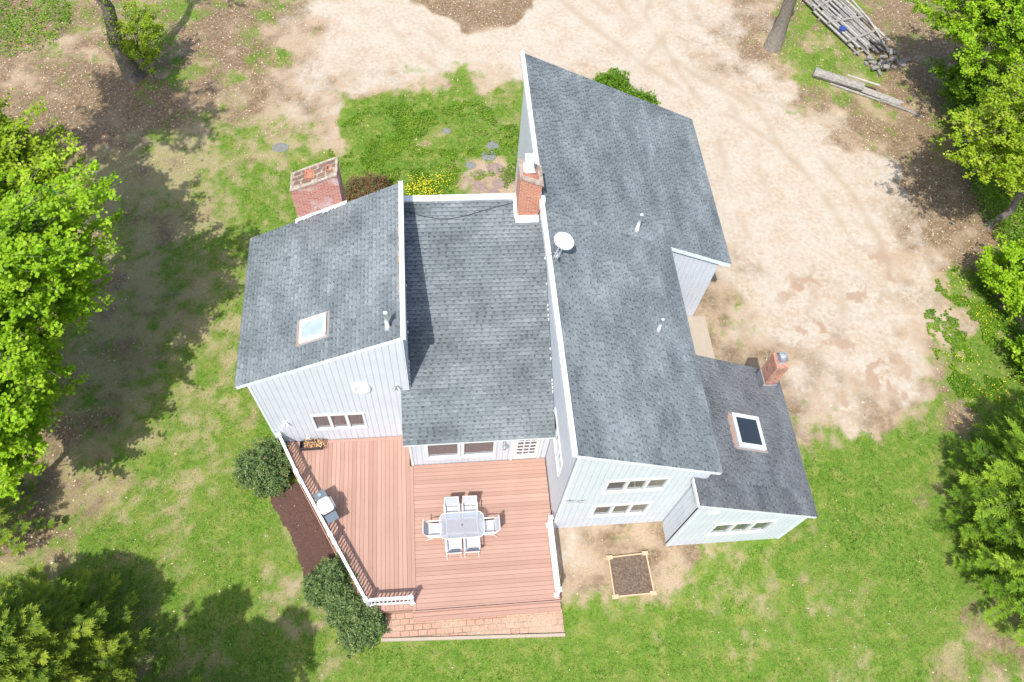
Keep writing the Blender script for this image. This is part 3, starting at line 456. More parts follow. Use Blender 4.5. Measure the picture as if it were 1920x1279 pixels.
fx_ = rng.uniform(-12,17,450); fy_ = rng.uniform(1,11,450); k = (at(cover,fx_,fy_) > .6)&outside_house(fx_,fy_,.3)
c = np.stack([fx_[k],fy_[k],gz(fx_[k],fy_[k])+.07],-1)
tag(np_mesh('daisies', quads(c,rng.uniform(.015,.035,len(c)),.9,.3).reshape(-1,3), 4, 'flower_w', np.full(len(c),.5)), 'tiny white flowers dotted over the lawn', 'flowers', kind='stuff')
# mulch bed
mb = MB(); poly = [(x,y) for x,y in POLY['mulch']]
n_ = 2600; bx_ = rng.uniform(-6.6,-2.6,9000); by_ = rng.uniform(3.8,9.9,9000); k = sdf(poly,bx_,by_) < -.03; bx_, by_ = bx_[k], by_[k]
ctr = (sum(p_[0] for p_ in poly)/len(poly), sum(p_[1] for p_ in poly)/len(poly))
step = .045; mx_ = np.arange(-6.7,-2.5,step); my_ = np.arange(3.7,10,step); MX, MY = np.meshgrid(mx_,my_); md = sdf(poly,MX,MY)+ (fbm(MX,MY,.4,4,3)-.5)*.25
MZ = gz(MX.ravel(),MY.ravel()).reshape(MX.shape)+.035+.02*vnoise(MX,MY,.12,5)
k0 = 0
for j in range(len(my_)-1):
    for i in range(len(mx_)-1):
        if md[j:j+2,i:i+2].max() < .02:
            mb.add([(MX[a,b],MY[a,b],MZ[a,b]) for a,b in ((j,i),(j,i+1),(j+1,i+1),(j+1,i))], [(0,1,2,3)])
tag(mb.build('mulch_bed','mulch'), 'dark brown mulch bed beside the deck', kind='structure')
# ------------------------------------------------------------------ flat hard ground
pv = MB().prism([(-2.35,4.02),(3.66,3.74),(3.66,4.9),(-2.2,4.9)], -.1, .05); tag(pv.build('brick_path','paver'), 'faded red brick path at the foot of the deck step', kind='structure')
kb = MB().obox((.65,3.80), (6.05,-.29), 6.05, .10, -.1, .085); tag(kb.build('path_kerb','concrete'), 'pale kerb along the brick path', kind='structure')
cw = MB().box((8.02,11.75,-.1),(11.0,15.70,.10)); tag(cw.build('concrete_walk','concrete'), 'concrete walk between garage wing and rear wing', kind='structure')
# ------------------------------------------------------------------ house
HOUSE = empty('grey_house', (1.2, 12, 0), 'pale grey vertical-board house with four shed roofs of dark shingles', 'house')
AW, AE, AS, AN, AZL, AZH = -6.399, -1.016, 10.912, 16.616, 5.068, 7.770
MS, MN, MZL, MZH = 9.315, 16.70, 3.532, 6.768
BW, BS, BN, BZH, BXE, BXG, BYG = 3.405, 7.181, 23.077, 7.438, 8.259, 10.89, 15.616
CW, CE, CS, CN, CZH, CZL = 7.461, 12.112, 6.333, 11.702, 4.822, 2.612
SA = (AZH-AZL)/(AE-AW); SM = (MZH-MZL)/(MN-MS); SB = .468; SCs = (CZH-CZL)/(CE-CW)
zA = lambda x: AZL+SA*(x-AW); zM = lambda y: MZL+SM*(y-MS); zB = lambda x: BZH-SB*(x-BW); zC = lambda x: CZH-SCs*(x-CW)
TH = .20
def wall(name, axis, const, sign, u0, u1, zb, zt, holes=(), m='paint', parent=HOUSE, step=.203, label=None, zmin=0):
    """vertical boards. axis 'x': wall runs along x at y=const facing sign*y; zt may be callable(u)"""
    ztf = zt if callable(zt) else (lambda u: zt); zbf = zb if callable(zb) else (lambda u: zb)
    mb = MB(); g = .010; t = .020
    def piece(a, b, d0, d1):
        ed = sorted({a, b, *[h for q in holes for h in q[:2] if a < h < b]})
        for p_, q in zip(ed[:-1], ed[1:]):
            mid = (p_+q)/2; iv = [(None, None)]
            lo = [(zbf(p_), zbf(q))]; segs = []; cur = (zbf(p_), zbf(q))
            hs = sorted([h for h in holes if h[0] < mid < h[1]], key=lambda h: h[2])
            for h in hs: segs.append((cur, (h[2],h[2]))); cur = (h[3],h[3])
            segs.append((cur, (ztf(p_), ztf(q))))
            for (l0,l1),(h0,h1) in segs:
                if h0-l0 < .01 and h1-l1 < .01: continue
                if axis == 'x':
                    y0, y1 = const+sign*d0, const+sign*d1
                    if sign < 0: y0, y1 = y1, y0
                    lo_ = [(p_,y0,l0),(q,y0,l1),(q,y1,l1),(p_,y1,l0)]; hi = [(p_,y0,h0),(q,y0,h1),(q,y1,h1),(p_,y1,h0)]
                else:
                    x0, x1 = const+sign*d0, const+sign*d1
                    if sign < 0: x0, x1 = x1, x0
                    lo_ = [(x0,p_,l0),(x1,p_,l0),(x1,q,l1),(x0,q,l1)]; hi = [(x0,p_,h0),(x1,p_,h0),(x1,q,h1),(x0,q,h1)]
                mb.hexa(lo_, hi)
    piece(u0, u1, -.13, -t)
    u = u0
    while u < u1-.01:
        e = min(u+step, u1); piece(u+(g if u > u0 else 0), e, -t+.0005, 0); u = e
    o = mb.build(name, m, parent)
    if label: o['label'] = label
    return o
def window(axis, const, sign, u0, u1, z0, z1, panes=3, depth=.55, inside='room', fl='blind_reflection', fw=.055, blind=None, muntin=None, sill=True, name='window', mull=.05, blindfill=None):
    """frame (the part) + panes, blind, room box as sub-parts"""
    def bx(mb, a0, a1, d0, d1, b0, b1, m=0):
        q0, q1 = sorted((const+sign*d0, const+sign*d1))
        if axis == 'x': mb.box((a0,q0,b0),(a1,q1,b1), m)
        else: mb.box((q0,a0,b0),(q1,a1,b1), m)
    f = MB(); o = .045
    bx(f, u0-o, u1+o, -.05, .035, z1-fw+.02, z1+o); bx(f, u0-o, u1+o, -.05, .045 if sill else .035, z0-o, z0+fw-.02)
    bx(f, u0-o, u0+fw-.02, -.05, .035, z0+fw-.02, z1-fw+.02); bx(f, u1-fw+.02, u1+o, -.05, .035, z0+fw-.02, z1-fw+.02)
    w = (u1-u0)/panes
    for i in range(1, panes): bx(f, u0+i*w-mull, u0+i*w+mull, -.05, .030, z0+fw-.02, z1-fw+.02)
    fr = f.build(name, 'trim', HOUSE)
    for i in range(panes):
        g = MB(); bx(g, u0+i*w+(mull if i else fw-.02), u0+(i+1)*w-(mull if i < panes-1 else fw-.02), -.040, -.034, z0+fw-.02, z1-fw+.02)
        g.build('pane', 'glass', fr)
    r = MB()     # room behind
    bx(r, u0-.1, u1+.1, -depth-.03, -depth, z0-.1, z1+.1, 0); bx(r, u0-.1, u1+.1, -depth, -.14, z0-.13, z0-.1, 1); bx(r, u0-.1, u1+.1, -depth, -.14, z1+.1, z1+.13, 0)
    bx(r, u0-.13, u0-.1, -depth, -.14, z0-.1, z1+.1, 0); bx(r, u1+.1, u1+.13, -depth, -.14, z0-.1, z1+.1, 0)
    r.build('room_reveal', [inside, fl], fr)
    if blindfill:
        for i, (mt, z_) in enumerate(blindfill):
            if not mt: continue
            b = MB(); bx(b, u0+i*w+.03, u0+(i+1)*w-.03, -.12, -.10, z0+(z1-z0)*(1-z_), z1); b.build('blind', mt, fr)
    return fr
M['floorred'] = mat('reddish_carpet', (.34,.18,.15), .9, .1)
M['room_painted_light'] = mat('room_wall_painted_light', (.50,.44,.40), .9, .1)  # paler copy of the room wall, interior light painted into the colour
M['leafprint'] = mat('house_plant', (.16,.22,.08), .9, .1, noise=(.5,.48,.40), nscale=14)
# --- west block (A)
hA = [(-4.50,-2.77,1.46,2.63)]
wall('wall', 'x', 10.914, -1, -6.009, -1.09, 0, lambda x: zA(x)-TH+.01, hA, label='south board wall of the west block')
wall('wall', 'y', -6.009, -1, 10.925, 16.52, 0, zA(-6.009)-TH, label='west board wall of the west block')
wall('wall', 'y', -1.09, 1, 10.925, 16.52, 2.5, zA(-1.09)-TH, label='upper east board wall of the west block')
wall('wall', 'x', 16.52, 1, -5.99, -1.10, 0, lambda x: zA(x)-TH, label='north board wall of the west block')
window('x', 10.914, -1, -4.50, -2.77, 1.46, 2.63, 3, fl='floorred', blindfill=[('blind_reflection',.75),(None,0),('blind_reflection',.8)], inside='room_painted_light')  # reddish-grey blinds carry the painted reflection of the deck
# --- middle block (M)
hM = [(-.67,.45,1.08,2.9),(.58,1.70,1.08,2.9),(2.33,3.32,.50,2.62)]
wall('wall', 'x', 9.75, -1, -1.247, 3.60, 0, 3.52, hM, label='south board wall of the middle block')
wall('wall', 'y', -1.247, -1, 9.76, 10.88, 0, lambda y: zM(y)-TH, label='short west return of the middle block')
wall('wall', 'x', 16.55, 1, -1.08, 3.62, 0, 6.5, label='north board wall of the middle block')
for a, b in ((-.67,.45),(.58,1.70)):
    fr_ = window('x', 9.75, -1, a, b, 1.08, 2.9, 1, depth=1.6, inside='oak', fl='oak', fw=.07)
    MB().box((a+.02,9.83,1.10),(b-.02,10.06,1.14)).build('inner_sill','cream',fr_)
# --- main east block (B)
hB = [(4.84,6.74,3.77,4.83),(4.83,6.69,1.20,2.38)]
wall('wall', 'x', 7.241, -1, 3.629, 8.0, 0, lambda x: zB(x)-TH+.01, hB, label='south board wall of the main block')
hBW = [(8.15,10.05,3.05,4.05),(18.2,19.6,2.6,5.0)]
wall('wall', 'y', 3.629, -1, 7.252, 22.97, 0, zB(3.629)-TH, hBW, label='tall west board wall of the main block')
wall('wall', 'y', 8.0, 1, 7.252, 15.70, 0, zB(8.0)-TH, label='east board wall of the main block')
wall('wall', 'x', 15.731, -1, 8.01, 10.488, 0, lambda x: zB(x)-TH, label='south board wall of the garage wing')
wall('wall', 'y', 10.488, 1, 15.742, 22.97, 0, zB(10.488)-TH, label='east board wall of the garage wing')
wall('wall', 'x', 22.98, 1, 3.64, 10.47, 0, lambda x: zB(x)-TH, label='north board wall of the garage wing')
window('x', 7.241, -1, 4.84, 6.74, 3.77, 4.83, 3, blindfill=[('blind_reflection',.9),('leafprint',.6),('blind_reflection',.9)])
window('x', 7.241, -1, 4.83, 6.69, 1.20, 2.38, 3, blindfill=[('blind_reflection',.8),('cream',.5),('blind_reflection',.8)])
window('y', 3.629, -1, 8.15, 10.05, 3.05, 4.05, 3)
window('y', 3.629, -1, 18.2, 19.6, 2.6, 5.0, 2)
# --- rear east block (C)
hC = [(8.72,10.75,1.20,2.45)]
wall('wall', 'x', 6.345, -1, 7.637, 11.744, 0, lambda x: zC(x)-TH+.01, hC, label='south board wall of the low east block')
wall('wall', 'y', 7.637, -1, 6.356, 7.20, 0, zC(7.637)-TH, label='west return wall of the low east block')
wall('wall', 'y', 11.744, 1, 6.356, 11.60, 0, zC(11.744)-TH, label='east board wall of the low east block')
wall('wall', 'x', 11.61, 1, 8.03, 11.73, 0, lambda x: zC(x)-TH, label='north board wall of the low east block')
window('x', 6.345, -1, 8.72, 10.75, 1.20, 2.45, 3, blindfill=[('blind_reflection',.8),('leafprint',.7),('blind_reflection',.8)])
# corner boards and floor plates
for x, y, z1 in ((-6.02,10.90,zA(-6.0)-TH-.02),(3.615,7.226,zB(3.6)-TH-.02),(7.622,6.332,zC(7.6)-TH-.02),(11.70,6.332,zC(11.75)-TH-.02)):
    MB().box((x-.006,y-.006,0),(x+.075,y+.075,z1)).build('corner_trim','soffit',HOUSE)
# --- shingled roofs
def shingle_patch(mb, P0, D, A, Ld, La, thick=.013, seed=1, course=.137):
    """laminated shingles: thick tabs over a backer whose upper half carries the dark shadow band"""
    P0, D, A = Vector(P0), Vector(D).normalized(), Vector(A).normalized(); N = A.cross(D).normalized()
    if N.z < 0: N = -N
    r = random.Random(seed); nc = int(math.ceil(Ld/course-1e-6)); nzx = r.uniform(0,50)
    def q4(s0, s1, a0, a1, h0, h1, v):
        k = len(mb.v); mb.v += [tuple(P0+D*s0+A*a0+N*h0), tuple(P0+D*s0+A*a1+N*h0), tuple(P0+D*s1+A*a1+N*h1), tuple(P0+D*s1+A*a0+N*h1)]
        mb.f.append([k,k+1,k+2,k+3]); mb.m.append(0); mb.a.append(min(1,max(0,v)))
    for i in range(nc):
        s0, s1 = i*course, min((i+1)*course, Ld); sm = s0+(s1-s0)*r.uniform(.42,.5); st = s0+.013
        a = 0; tab = r.random() < .5; tone = .5
        ctr = np.linspace(0, La, max(2,int(La/.09))); nz = fbm(ctr*1.0+nzx, np.full(ctr.shape, s0*2.2), 1.1, 3, seed)
        q4(s0, st, 0, La, .001, .002, .12)
        while a < La-1e-4:
            w = min(r.uniform(.07,.22) if tab else r.uniform(.05,.11), La-a)
            if La-a-w < .04: w = La-a
            t_ = .50 + (nz[min(len(nz)-1,int(a/.09))]-.5)*.8 + r.gauss(0,.05)
            if tab: q4(st, s1, a, a+w, .009, thick+.007, t_+.07)
            else:
                q4(st, sm, a, a+w, .002, .006, t_-.29+r.gauss(0,.08)); q4(sm, s1, a, a+w, .006, thick, t_+r.choice((0,0,.22)))
            hh = thick+(.007 if tab else 0)
            k = len(mb.v); mb.v += [tuple(P0+D*s1+A*a+N*hh), tuple(P0+D*s1+A*(a+w)+N*hh), tuple(P0+D*s1+A*(a+w)), tuple(P0+D*s1+A*a)]
            mb.f.append([k,k+1,k+2,k+3]); mb.m.append(0); mb.a.append(.02)
            a += w; tab = not tab
def roof_slab(mb, poly, zf, th=TH, m=1):
    mb.hexa([(x,y,zf(x,y)-th) for x,y in poly], [(x,y,zf(x,y)-.004) for x,y in poly], m)
ra = MB(); fA = lambda x,y: zA(x)
roof_slab(ra, [(AW,AS),(AE,AS),(AE,AN),(AW,AN)], fA)
shingle_patch(ra, (AE-.12,AS-.01,zA(AE-.12)), (-1,0,-SA), (0,1,0), (AE-.12-AW+.02)*math.hypot(1,SA), AN-AS+.02, seed=3)
RA = ra.build('roof', ['shingle','soffit'], HOUSE); RA['label'] = 'west block roof falling to the west'
c_ = MB(); c_.box((AE-.135,AS-.02,AZH-.02),(AE+.012,AN+.02,AZH+.035)); c_.box((AE+.0005,AS-.02,AZH-.24),(AE+.014,AN+.02,AZH-.021))
c_.build('ridge_trim','trim',HOUSE)
def ragged(mb, x0, x1, y0, y1, zf, n, seed, horiz=False):
    r = random.Random(seed)
    for i in range(n):
        a0, a1 = y0+(y1-y0)*i/n, y0+(y1-y0)*(i+1)/n; w = r.uniform(.1,1)*r.choice((0.15,1,.7,.9)); xa = x1-(x1-x0)*w
        mb.add([(xa,a0,zf(xa)+.022),(x1,a0,zf(x1)+.022),(x1,a1,zf(x1)+.022),(xa+r.uniform(-.02,.02),a1,zf(xa)+.022)],[(0,1,2,3)])
rs = MB(); ragged(rs, AE-.20, AE-.136, 12.2, 15.9, zA, 34, 5); rs.build('lichen_strip','rust',RA)
rm = MB(); fM = lambda x,y: zM(y)
roof_slab(rm, [(-1.367,MS),(3.60,MS),(3.60,10.88),(-1.367,10.88)], fM); roof_slab(rm, [(-1.085,10.881),(3.60,10.881),(3.60,MN),(-1.085,MN)], fM)
hyp = math.hypot(1,SM); nC = int((MN-10.88)*hyp/.137)
yc = MN - nC*.137/hyp
shingle_patch(rm, (-1.085,MN,MZH), (0,-1,-SM), (1,0,0), nC*.137, 3.60+1.085, seed=8)
shingle_patch(rm, (-1.375,yc,zM(yc)), (0,-1,-SM), (1,0,0), (yc-MS+.02)*hyp, 3.60+1.375, seed=9)
RM = rm.build('roof', ['shingle_mid','soffit'], HOUSE); RM['label'] = 'middle roof falling to the deck side'
c_ = MB(); c_.box((-1.08,MN-.06,MZH-.12),(3.60,MN+.16,MZH+.05)); c_.build('ridge_trim','trim',HOUSE)
rb = MB(); fB = lambda x,y: zB(x)
roof_slab(rb, [(BW,BS),(BXE,BS),(BXE,BYG-.001),(BW,BYG-.001)], fB); roof_slab(rb, [(BW,BYG),(BXG,BYG),(BXG,BN),(BW,BN)], fB)
hy = math.hypot(1,SB)
shingle_patch(rb, (BW+.12,BS-.01,zB(BW+.12)), (1,0,-SB), (0,1,0), (BXE-BW-.12+.02)*hy, BYG-BS+.01, seed=11)
shingle_patch(rb, (BW+.12,BYG,zB(BW+.12)), (1,0,-SB), (0,1,0), (BXG-BW-.12+.02)*hy, BN-BYG+.01, seed=12)
RB = rb.build('roof', ['shingle','soffit'], HOUSE); RB['label'] = 'long main roof falling to the east'
c_ = MB()
for y0, y1 in ((BS-.02,16.02),(16.83,BN+.02)):
    c_.box((BW-.012,y0,BZH-.02),(BW+.135,y1,BZH+.035)); c_.box((BW-.014,y0,BZH-.24),(BW-.0005,y1,BZH-.021))
c_.build('ridge_trim','trim',HOUSE)
rs = MB(); zz = lambda x: zB(x)
r_ = random.Random(4)
for i in range(40):
    a0 = 16.9+ i*.11; w = r_.uniform(.01,.055); rs.add([(BW+.136,a0,zB(BW+.136)+.022),(BW+.136+w,a0,zB(BW+.136+w)+.022),(BW+.136+w,a0+.11,zB(BW+.136+w)+.022),(BW+.136,a0+.11,zB(BW+.136)+.022)],[(0,1,2,3)])
rs.build('lichen_strip','rust',RB)
rc = MB(); fC = lambda x,y: zC(x)
roof_slab(rc, [(CW,CS),(CE,CS),(CE,7.20),(CW,7.20)], fC); roof_slab(rc, [(8.02,7.201),(CE,7.201),(CE,CN),(8.02,CN)], fC)
hc = math.hypot(1,SCs); k_ = int(round((8.02-CW)*hc/.137)); x8 = CW+k_*.137/hc
shingle_patch(rc, (CW+.02,CS-.01,zC(CW+.02)), (1,0,-SCs), (0,1,0), (CE-CW)*hc, .87, seed=21)
shingle_patch(rc, (CW+.02+4*.137/hc,CS-.01+.87,zC(CW+.02+4*.137/hc)), (1,0,-SCs), (0,1,0), (CE-CW)*hc-4*.137, CN-CS-.86, seed=22)
RC_ = rc.build('roof', ['shingle_dark','soffit'], HOUSE); RC_['label'] = 'low east roof with skylight'
c_ = MB(); c_.box((CW-.02,CS-.02,CZH-.16),(CW+.019,7.16,CZH+.02)); c_.build('ridge_trim','trim',HOUSE)
# little white step flashings along the two tall walls over the middle roof
def flash(x, s, ys, name='step_flashing'):
    for y in ys: MB().box((min(x,x+s*.035),y,zM(y)+.03),(max(x,x+s*.035),y+.07,zM(y)+.10)).build(name,'trim',HOUSE)
flash(-1.085, 1, [10.98,11.1,11.21,11.33,11.46,11.58,11.71,12.6,12.9,14.0]); flash(3.60, -1, [10.6,10.72,10.83,10.95,11.6,11.9,12.8,12.93,13.1,13.24,13.9,14.7])
# --- skylights
def skylight(x0, x1, y0, y1, zf, fm, gm, label, rise=.11, fw=.09, fl='metal'):
    mb = MB(); 
    def sb(a0,a1,b0,b1,h0,h1,m=0): mb.hexa([(a0,b0,zf(a0)+h0),(a1,b0,zf(a1)+h0),(a1,b1,zf(a1)+h0),(a0,b1,zf(a0)+h0)],[(a0,b0,zf(a0)+h1),(a1,b0,zf(a1)+h1),(a1,b1,zf(a1)+h1),(a0,b1,zf(a0)+h1)],m)
    sb(x0,x1,y0,y0+fw,0,rise); sb(x0,x1,y1-fw,y1,0,rise); sb(x0,x0+fw,y0+fw,y1-fw,0,rise-.002); sb(x1-fw,x1,y0+fw,y1-fw,0,rise-.002)
    o = mb.build('skylight', fm, HOUSE); o['label'] = label
    mb = MB(); a0,a1,b0,b1 = x0+fw,x1-fw,y0+fw,y1-fw; h = rise-.035
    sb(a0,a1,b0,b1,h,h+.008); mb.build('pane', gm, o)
    mb = MB(); sb(a0,a1,b0,b1,.018,.03,0); mb.build('curb', 'room' if gm == 'darkglass' else 'room_painted_light', o)
    mb = MB(); sb(x0-.10,x1+.10,y0-.08,y1+.08,.016,.026); mb.build('flashing', fl, o)
    return o
M['shflash'] = mat('dull_flashing', (.24,.26,.28), .8, .3, noise=(.30,.20,.14), nscale=4)
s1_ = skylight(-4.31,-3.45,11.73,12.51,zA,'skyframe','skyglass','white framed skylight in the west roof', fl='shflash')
s2_ = skylight(9.50,10.60,8.45,9.63,zC,'dishmetal','darkglass','dark skylight in the low east roof', rise=.16, fw=.13, fl='shflash')
mb = MB(); r_ = random.Random(2)
for i in range(16):
    y = 8.42+i*.072; mb.add([(9.36-r_.uniform(0,.05),y,zC(9.36)+.030),(9.46,y,zC(9.46)+.030),(9.46,y+.072,zC(9.46)+.030),(9.36-r_.uniform(0,.05),y+.072,zC(9.36)+.030)],[(0,1,2,3)])
mb.build('lichen_strip','rust',s2_)
# --- vent pipes
def vent(x, y, z, h, r, label=None):
    mb = MB(); mb.tube([(x,y,z-.05),(x,y,z+h)], r, 12); o = mb.build('vent_pipe','whitemetal',HOUSE,True)
    mb = MB(); mb.tube([(x,y,z-.02),(x,y,z+.05),(x,y,z+.10)], [r+.065,r+.05,r+.012], 14); mb.build('collar','metal',o)
vent(-1.53,11.34,zA(-1.53),.85,.062); vent(6.95,15.90,zB(6.95),.88,.06); vent(7.0,11.88,zB(7.0),.68,.05)
# --- chimneys
def chimney(x0,x1,y0,y1,zb,zt,bm,label):
    """zt callable of x"""
    mb = MB(); mb.hexa([(x0,y0,zb),(x1,y0,zb),(x1,y1,zb),(x0,y1,zb)],[(x0,y0,zt(x0)),(x1,y0,zt(x1)),(x1,y1,zt(x1)),(x0,y1,zt(x0))])
    o = mb.build('chimney', bm, HOUSE); o['label'] = label; return o
tA = lambda x: 7.37+.46*(x+4.62)
cA = chimney(-4.62,-3.05,16.66,17.42,0,tA,'brick_old','broad weathered brick chimney of the west block')
mb = MB(); f = lambda a0,a1,b0,b1,h0,h1,m=0: mb.hexa([(a0,b0,tA(a0)+h0),(a1,b0,tA(a1)+h0),(a1,b1,tA(a1)+h0),(a0,b1,tA(a0)+h0)],[(a0,b0,tA(a0)+h1),(a1,b0,tA(a1)+h1),(a1,b1,tA(a1)+h1),(a0,b1,tA(a0)+h1)],m)
f(-4.56,-3.11,16.72,17.36,.002,.05)
mb.build('mortar_wash','brick_top',cA)
mb = MB(); r_ = random.Random(3)
def edgebricks(line, n, fixed, horiz):
    pass
x = -4.64
while x < -3.10:
    w = r_.uniform(.12,.26); x1 = min(x+w,-3.04)
    for b0,b1 in ((16.645,16.72),(17.36,17.435)): f(x,x1-.006,b0-r_.uniform(0,.008),b1+(r_.uniform(0,.05) if b0<17 else 0)-(r_.uniform(0,.05) if b0>17 else 0)*0,.0,.055+r_.uniform(0,.02))
    x = x1
f(-4.64,-4.565,16.73,17.35,0,.06); f(-3.115,-3.035,16.73,17.35,0,.06)
mb.build('cap_edge','mortar',cA)
for cx, s_, h_ in ((-3.97,.15,.12),(-3.32,.10,.10)):
    mb = MB(); z0 = tA(cx)
    for a0,a1,b0,b1 in ((-s_,s_,-s_-.02,-s_+.02),(-s_,s_,s_-.02,s_+.02),(-s_,-s_+.035,-s_+.02,s_-.02),(s_-.035,s_,-s_+.02,s_-.02)):
        mb.box((cx+a0,17.04+b0,z0-.08),(cx+a1,17.04+b1,z0+h_))
    mb.build('flue','clay',cA)
    mb = MB(); mb.box((cx-s_+.036,17.04-s_+.021,z0-.1),(cx+s_-.036,17.04+s_-.021,z0+(.09 if cx < -3.7 else .0))); mb.build('flue_plug','clay' if cx < -3.7 else 'room',cA)
mb = MB(); r_ = random.Random(6); x = -4.72
while x < -2.98:
    x1 = x+.14; mb.hexa([(x,16.59-r_.choice((0,.03,.07)),zA(x)+.02),(x1,16.60,zA(x1)+.02),(x1,16.655,zA(x1)+.02),(x,16.655,zA(x)+.02)],[(x,16.59,zA(x)+.04),(x1,16.60,zA(x1)+.04),(x1,16.655,zA(x1)+.08),(x,16.655,zA(x)+.08)]); x = x1
mb.build('flashing','whitemetal',cA)
tB = lambda x: 8.41-.48*(x-2.74)
cBm = chimney(2.72,3.43,16.06,16.80,4.0,tB,'brick_new','red brick chimney between middle and main roofs')
mb = MB(); g2 = lambda a0,a1,b0,b1,h0,h1: mb.hexa([(a0,b0,tB(a0)+h0),(a1,b0,tB(a1)+h0),(a1,b1,tB(a1)+h0),(a0,b1,tB(a0)+h0)],[(a0,b0,tB(a0)+h1),(a1,b0,tB(a1)+h1),(a1,b1,tB(a1)+h1),(a0,b1,tB(a0)+h1)])
g2(2.68,3.47,16.02,16.17,.002,.09); g2(2.68,3.47,16.69,16.84,.002,.09); g2(2.68,2.80,16.172,16.688,.002,.088); g2(3.32,3.47,16.172,16.688,.002,.088); mb.build('cap_edge','mortar',cBm)
mb = MB(); mb.hexa([(2.80,16.18,tB(2.8)-.3),(3.32,16.18,tB(3.32)-.3),(3.32,16.68,tB(3.32)-.3),(2.8,16.68,tB(2.8)-.3)],[(2.80,16.18,tB(2.8)+.03),(3.32,16.18,tB(3.32)+.03),(3.32,16.68,tB(3.32)+.03),(2.8,16.68,tB(2.8)+.03)]); mb.build('mortar_wash','clay',cBm)
mb = MB(); z0 = tB(3.0)+.06
mb.hexa([(2.80,16.36,z0),(3.22,16.36,z0),(3.22,16.74,z0),(2.80,16.74,z0)],[(2.88,16.42,z0+.16),(3.14,16.42,z0+.16),(3.14,16.68,z0+.16),(2.88,16.68,z0+.16)])
mb.box((2.885,16.425,z0+.161),(3.135,16.675,z0+.50)); mb.box((2.87,16.41,z0+.52),(3.15,16.69,z0+.54)); mb.build('flue_hood','whitemetal',cBm)
mb = MB(); mb.box((3.435,16.2,tB(3.43)-.42),(3.50,16.6,tB(3.43)-.05)); mb.build('vent_grille','black',cBm)
mb = MB(); mb.hexa([(2.66,15.90,zM(15.90)+.015),(3.44,15.90,zM(15.90)+.015),(3.44,16.058,zM(16.058)+.015),(2.66,16.058,zM(16.058)+.015)],[(2.66,15.90,zM(15.9)+.03),(3.44,15.9,zM(15.9)+.03),(3.44,16.058,zM(16.058)+.13),(2.66,16.058,zM(16.058)+.13)])
mb.hexa([(2.62,16.06,zM(16.06)+.015),(2.718,16.06,zM(16.06)+.015),(2.718,16.64,zM(16.64)+.015),(2.62,16.64,zM(16.64)+.015)],[(2.62,16.06,zM(16.06)+.03),(2.718,16.06,zM(16.06)+.14),(2.718,16.64,zM(16.64)+.14),(2.62,16.64,zM(16.64)+.03)])
mb.build('flashing','whitemetal',cBm); MB().box((3.44,15.86,BZH-.1),(3.56,16.055,BZH+.16)).build('saddle_flashing','whitemetal',cBm)
cCm = chimney(11.13,11.56,10.84,11.42,2.2,lambda x: 4.70,'brick_tan','slim orange brick chimney on the low east roof')
MB().box((11.10,10.80,2.6),(11.60,10.838,3.42)).build('flashing','metal',cCm); MB().box((11.09,10.84,2.6),(11.128,11.42,3.55)).build('flashing','metal',cCm)
mb = MB()
for a,b in (((11.22,10.99,4.70),(11.25,11.30,4.95)),((11.45,10.99,4.70),(11.48,11.30,4.95)),((11.251,10.99,4.70),(11.449,11.02,4.95)),((11.251,11.27,4.70),(11.449,11.30,4.95))): mb.box(a,b)
mb.box((11.2,10.97,4.701),(11.5,11.32,4.73)); mb.build('flue','metal',cCm)
# --- French door
d = MB(); X0, X1, DY = 2.38, 3.28, 9.75
d.box((X0,DY-.02,.52),(X0+.13,DY+.03,2.58)); d.box((X1-.13,DY-.02,.52),(X1,DY+.03,2.58)); d.box((X0+.131,DY-.02,2.43),(X1-.131,DY+.03,2.58)); d.box((X0+.131,DY-.02,.52),(X1-.131,DY+.03,.92))
for i in (1,2):
    x = X0+.13+(X1-X0-.26)*i/3; d.box((x-.022,DY-.015,.92),(x+.022,DY+.02,2.43))
for j in range(1,5):
    z = .92+1.51*j/5; d.box((X0+.131,DY-.0148,z-.026),(X1-.131,DY+.0198,z+.026))
D_ = d.build('door','trim',HOUSE); D_['label'] = 'white glazed door onto the deck'
for i in range(3):
    for j in range(5):
        w = (X1-X0-.26)/3; h = 1.51/5; MB().box((X0+.13+i*w+.02,DY,.92+j*h+.02),(X0+.13+(i+1)*w-.02,DY+.006,.92+(j+1)*h-.02)).build('pane','glass',D_)
MB().box((X0-.05,DY+.6,.4),(X1+.05,DY+.63,2.7)).build('door_screen','room',D_)
k = MB(); k.tube([(X0+.07,DY-.02,1.5),(X0+.07,DY-.08,1.5)],.02,8); k.tube([(X0+.07,DY-.08,1.5),(X0+.16,DY-.08,1.5)],.013,8); k.build('handle','metal',D_)
k = MB(); k.box((2.29,DY-.045,.5),(2.37,DY+.001,2.66)); k.box((3.29,DY-.045,.5),(3.37,DY+.001,2.66)); k.box((2.29,DY-.045,2.60),(3.37,DY+.001,2.66)); k.build('door_frame','trim',HOUSE)
k = MB(); k.box((-.74,DY-.05,.98),(1.77,DY-.001,1.03)); k.box((-1.255,DY-.04,.48),(-1.17,DY+.04,3.4)); k.build('sill_trim','trim',HOUSE)
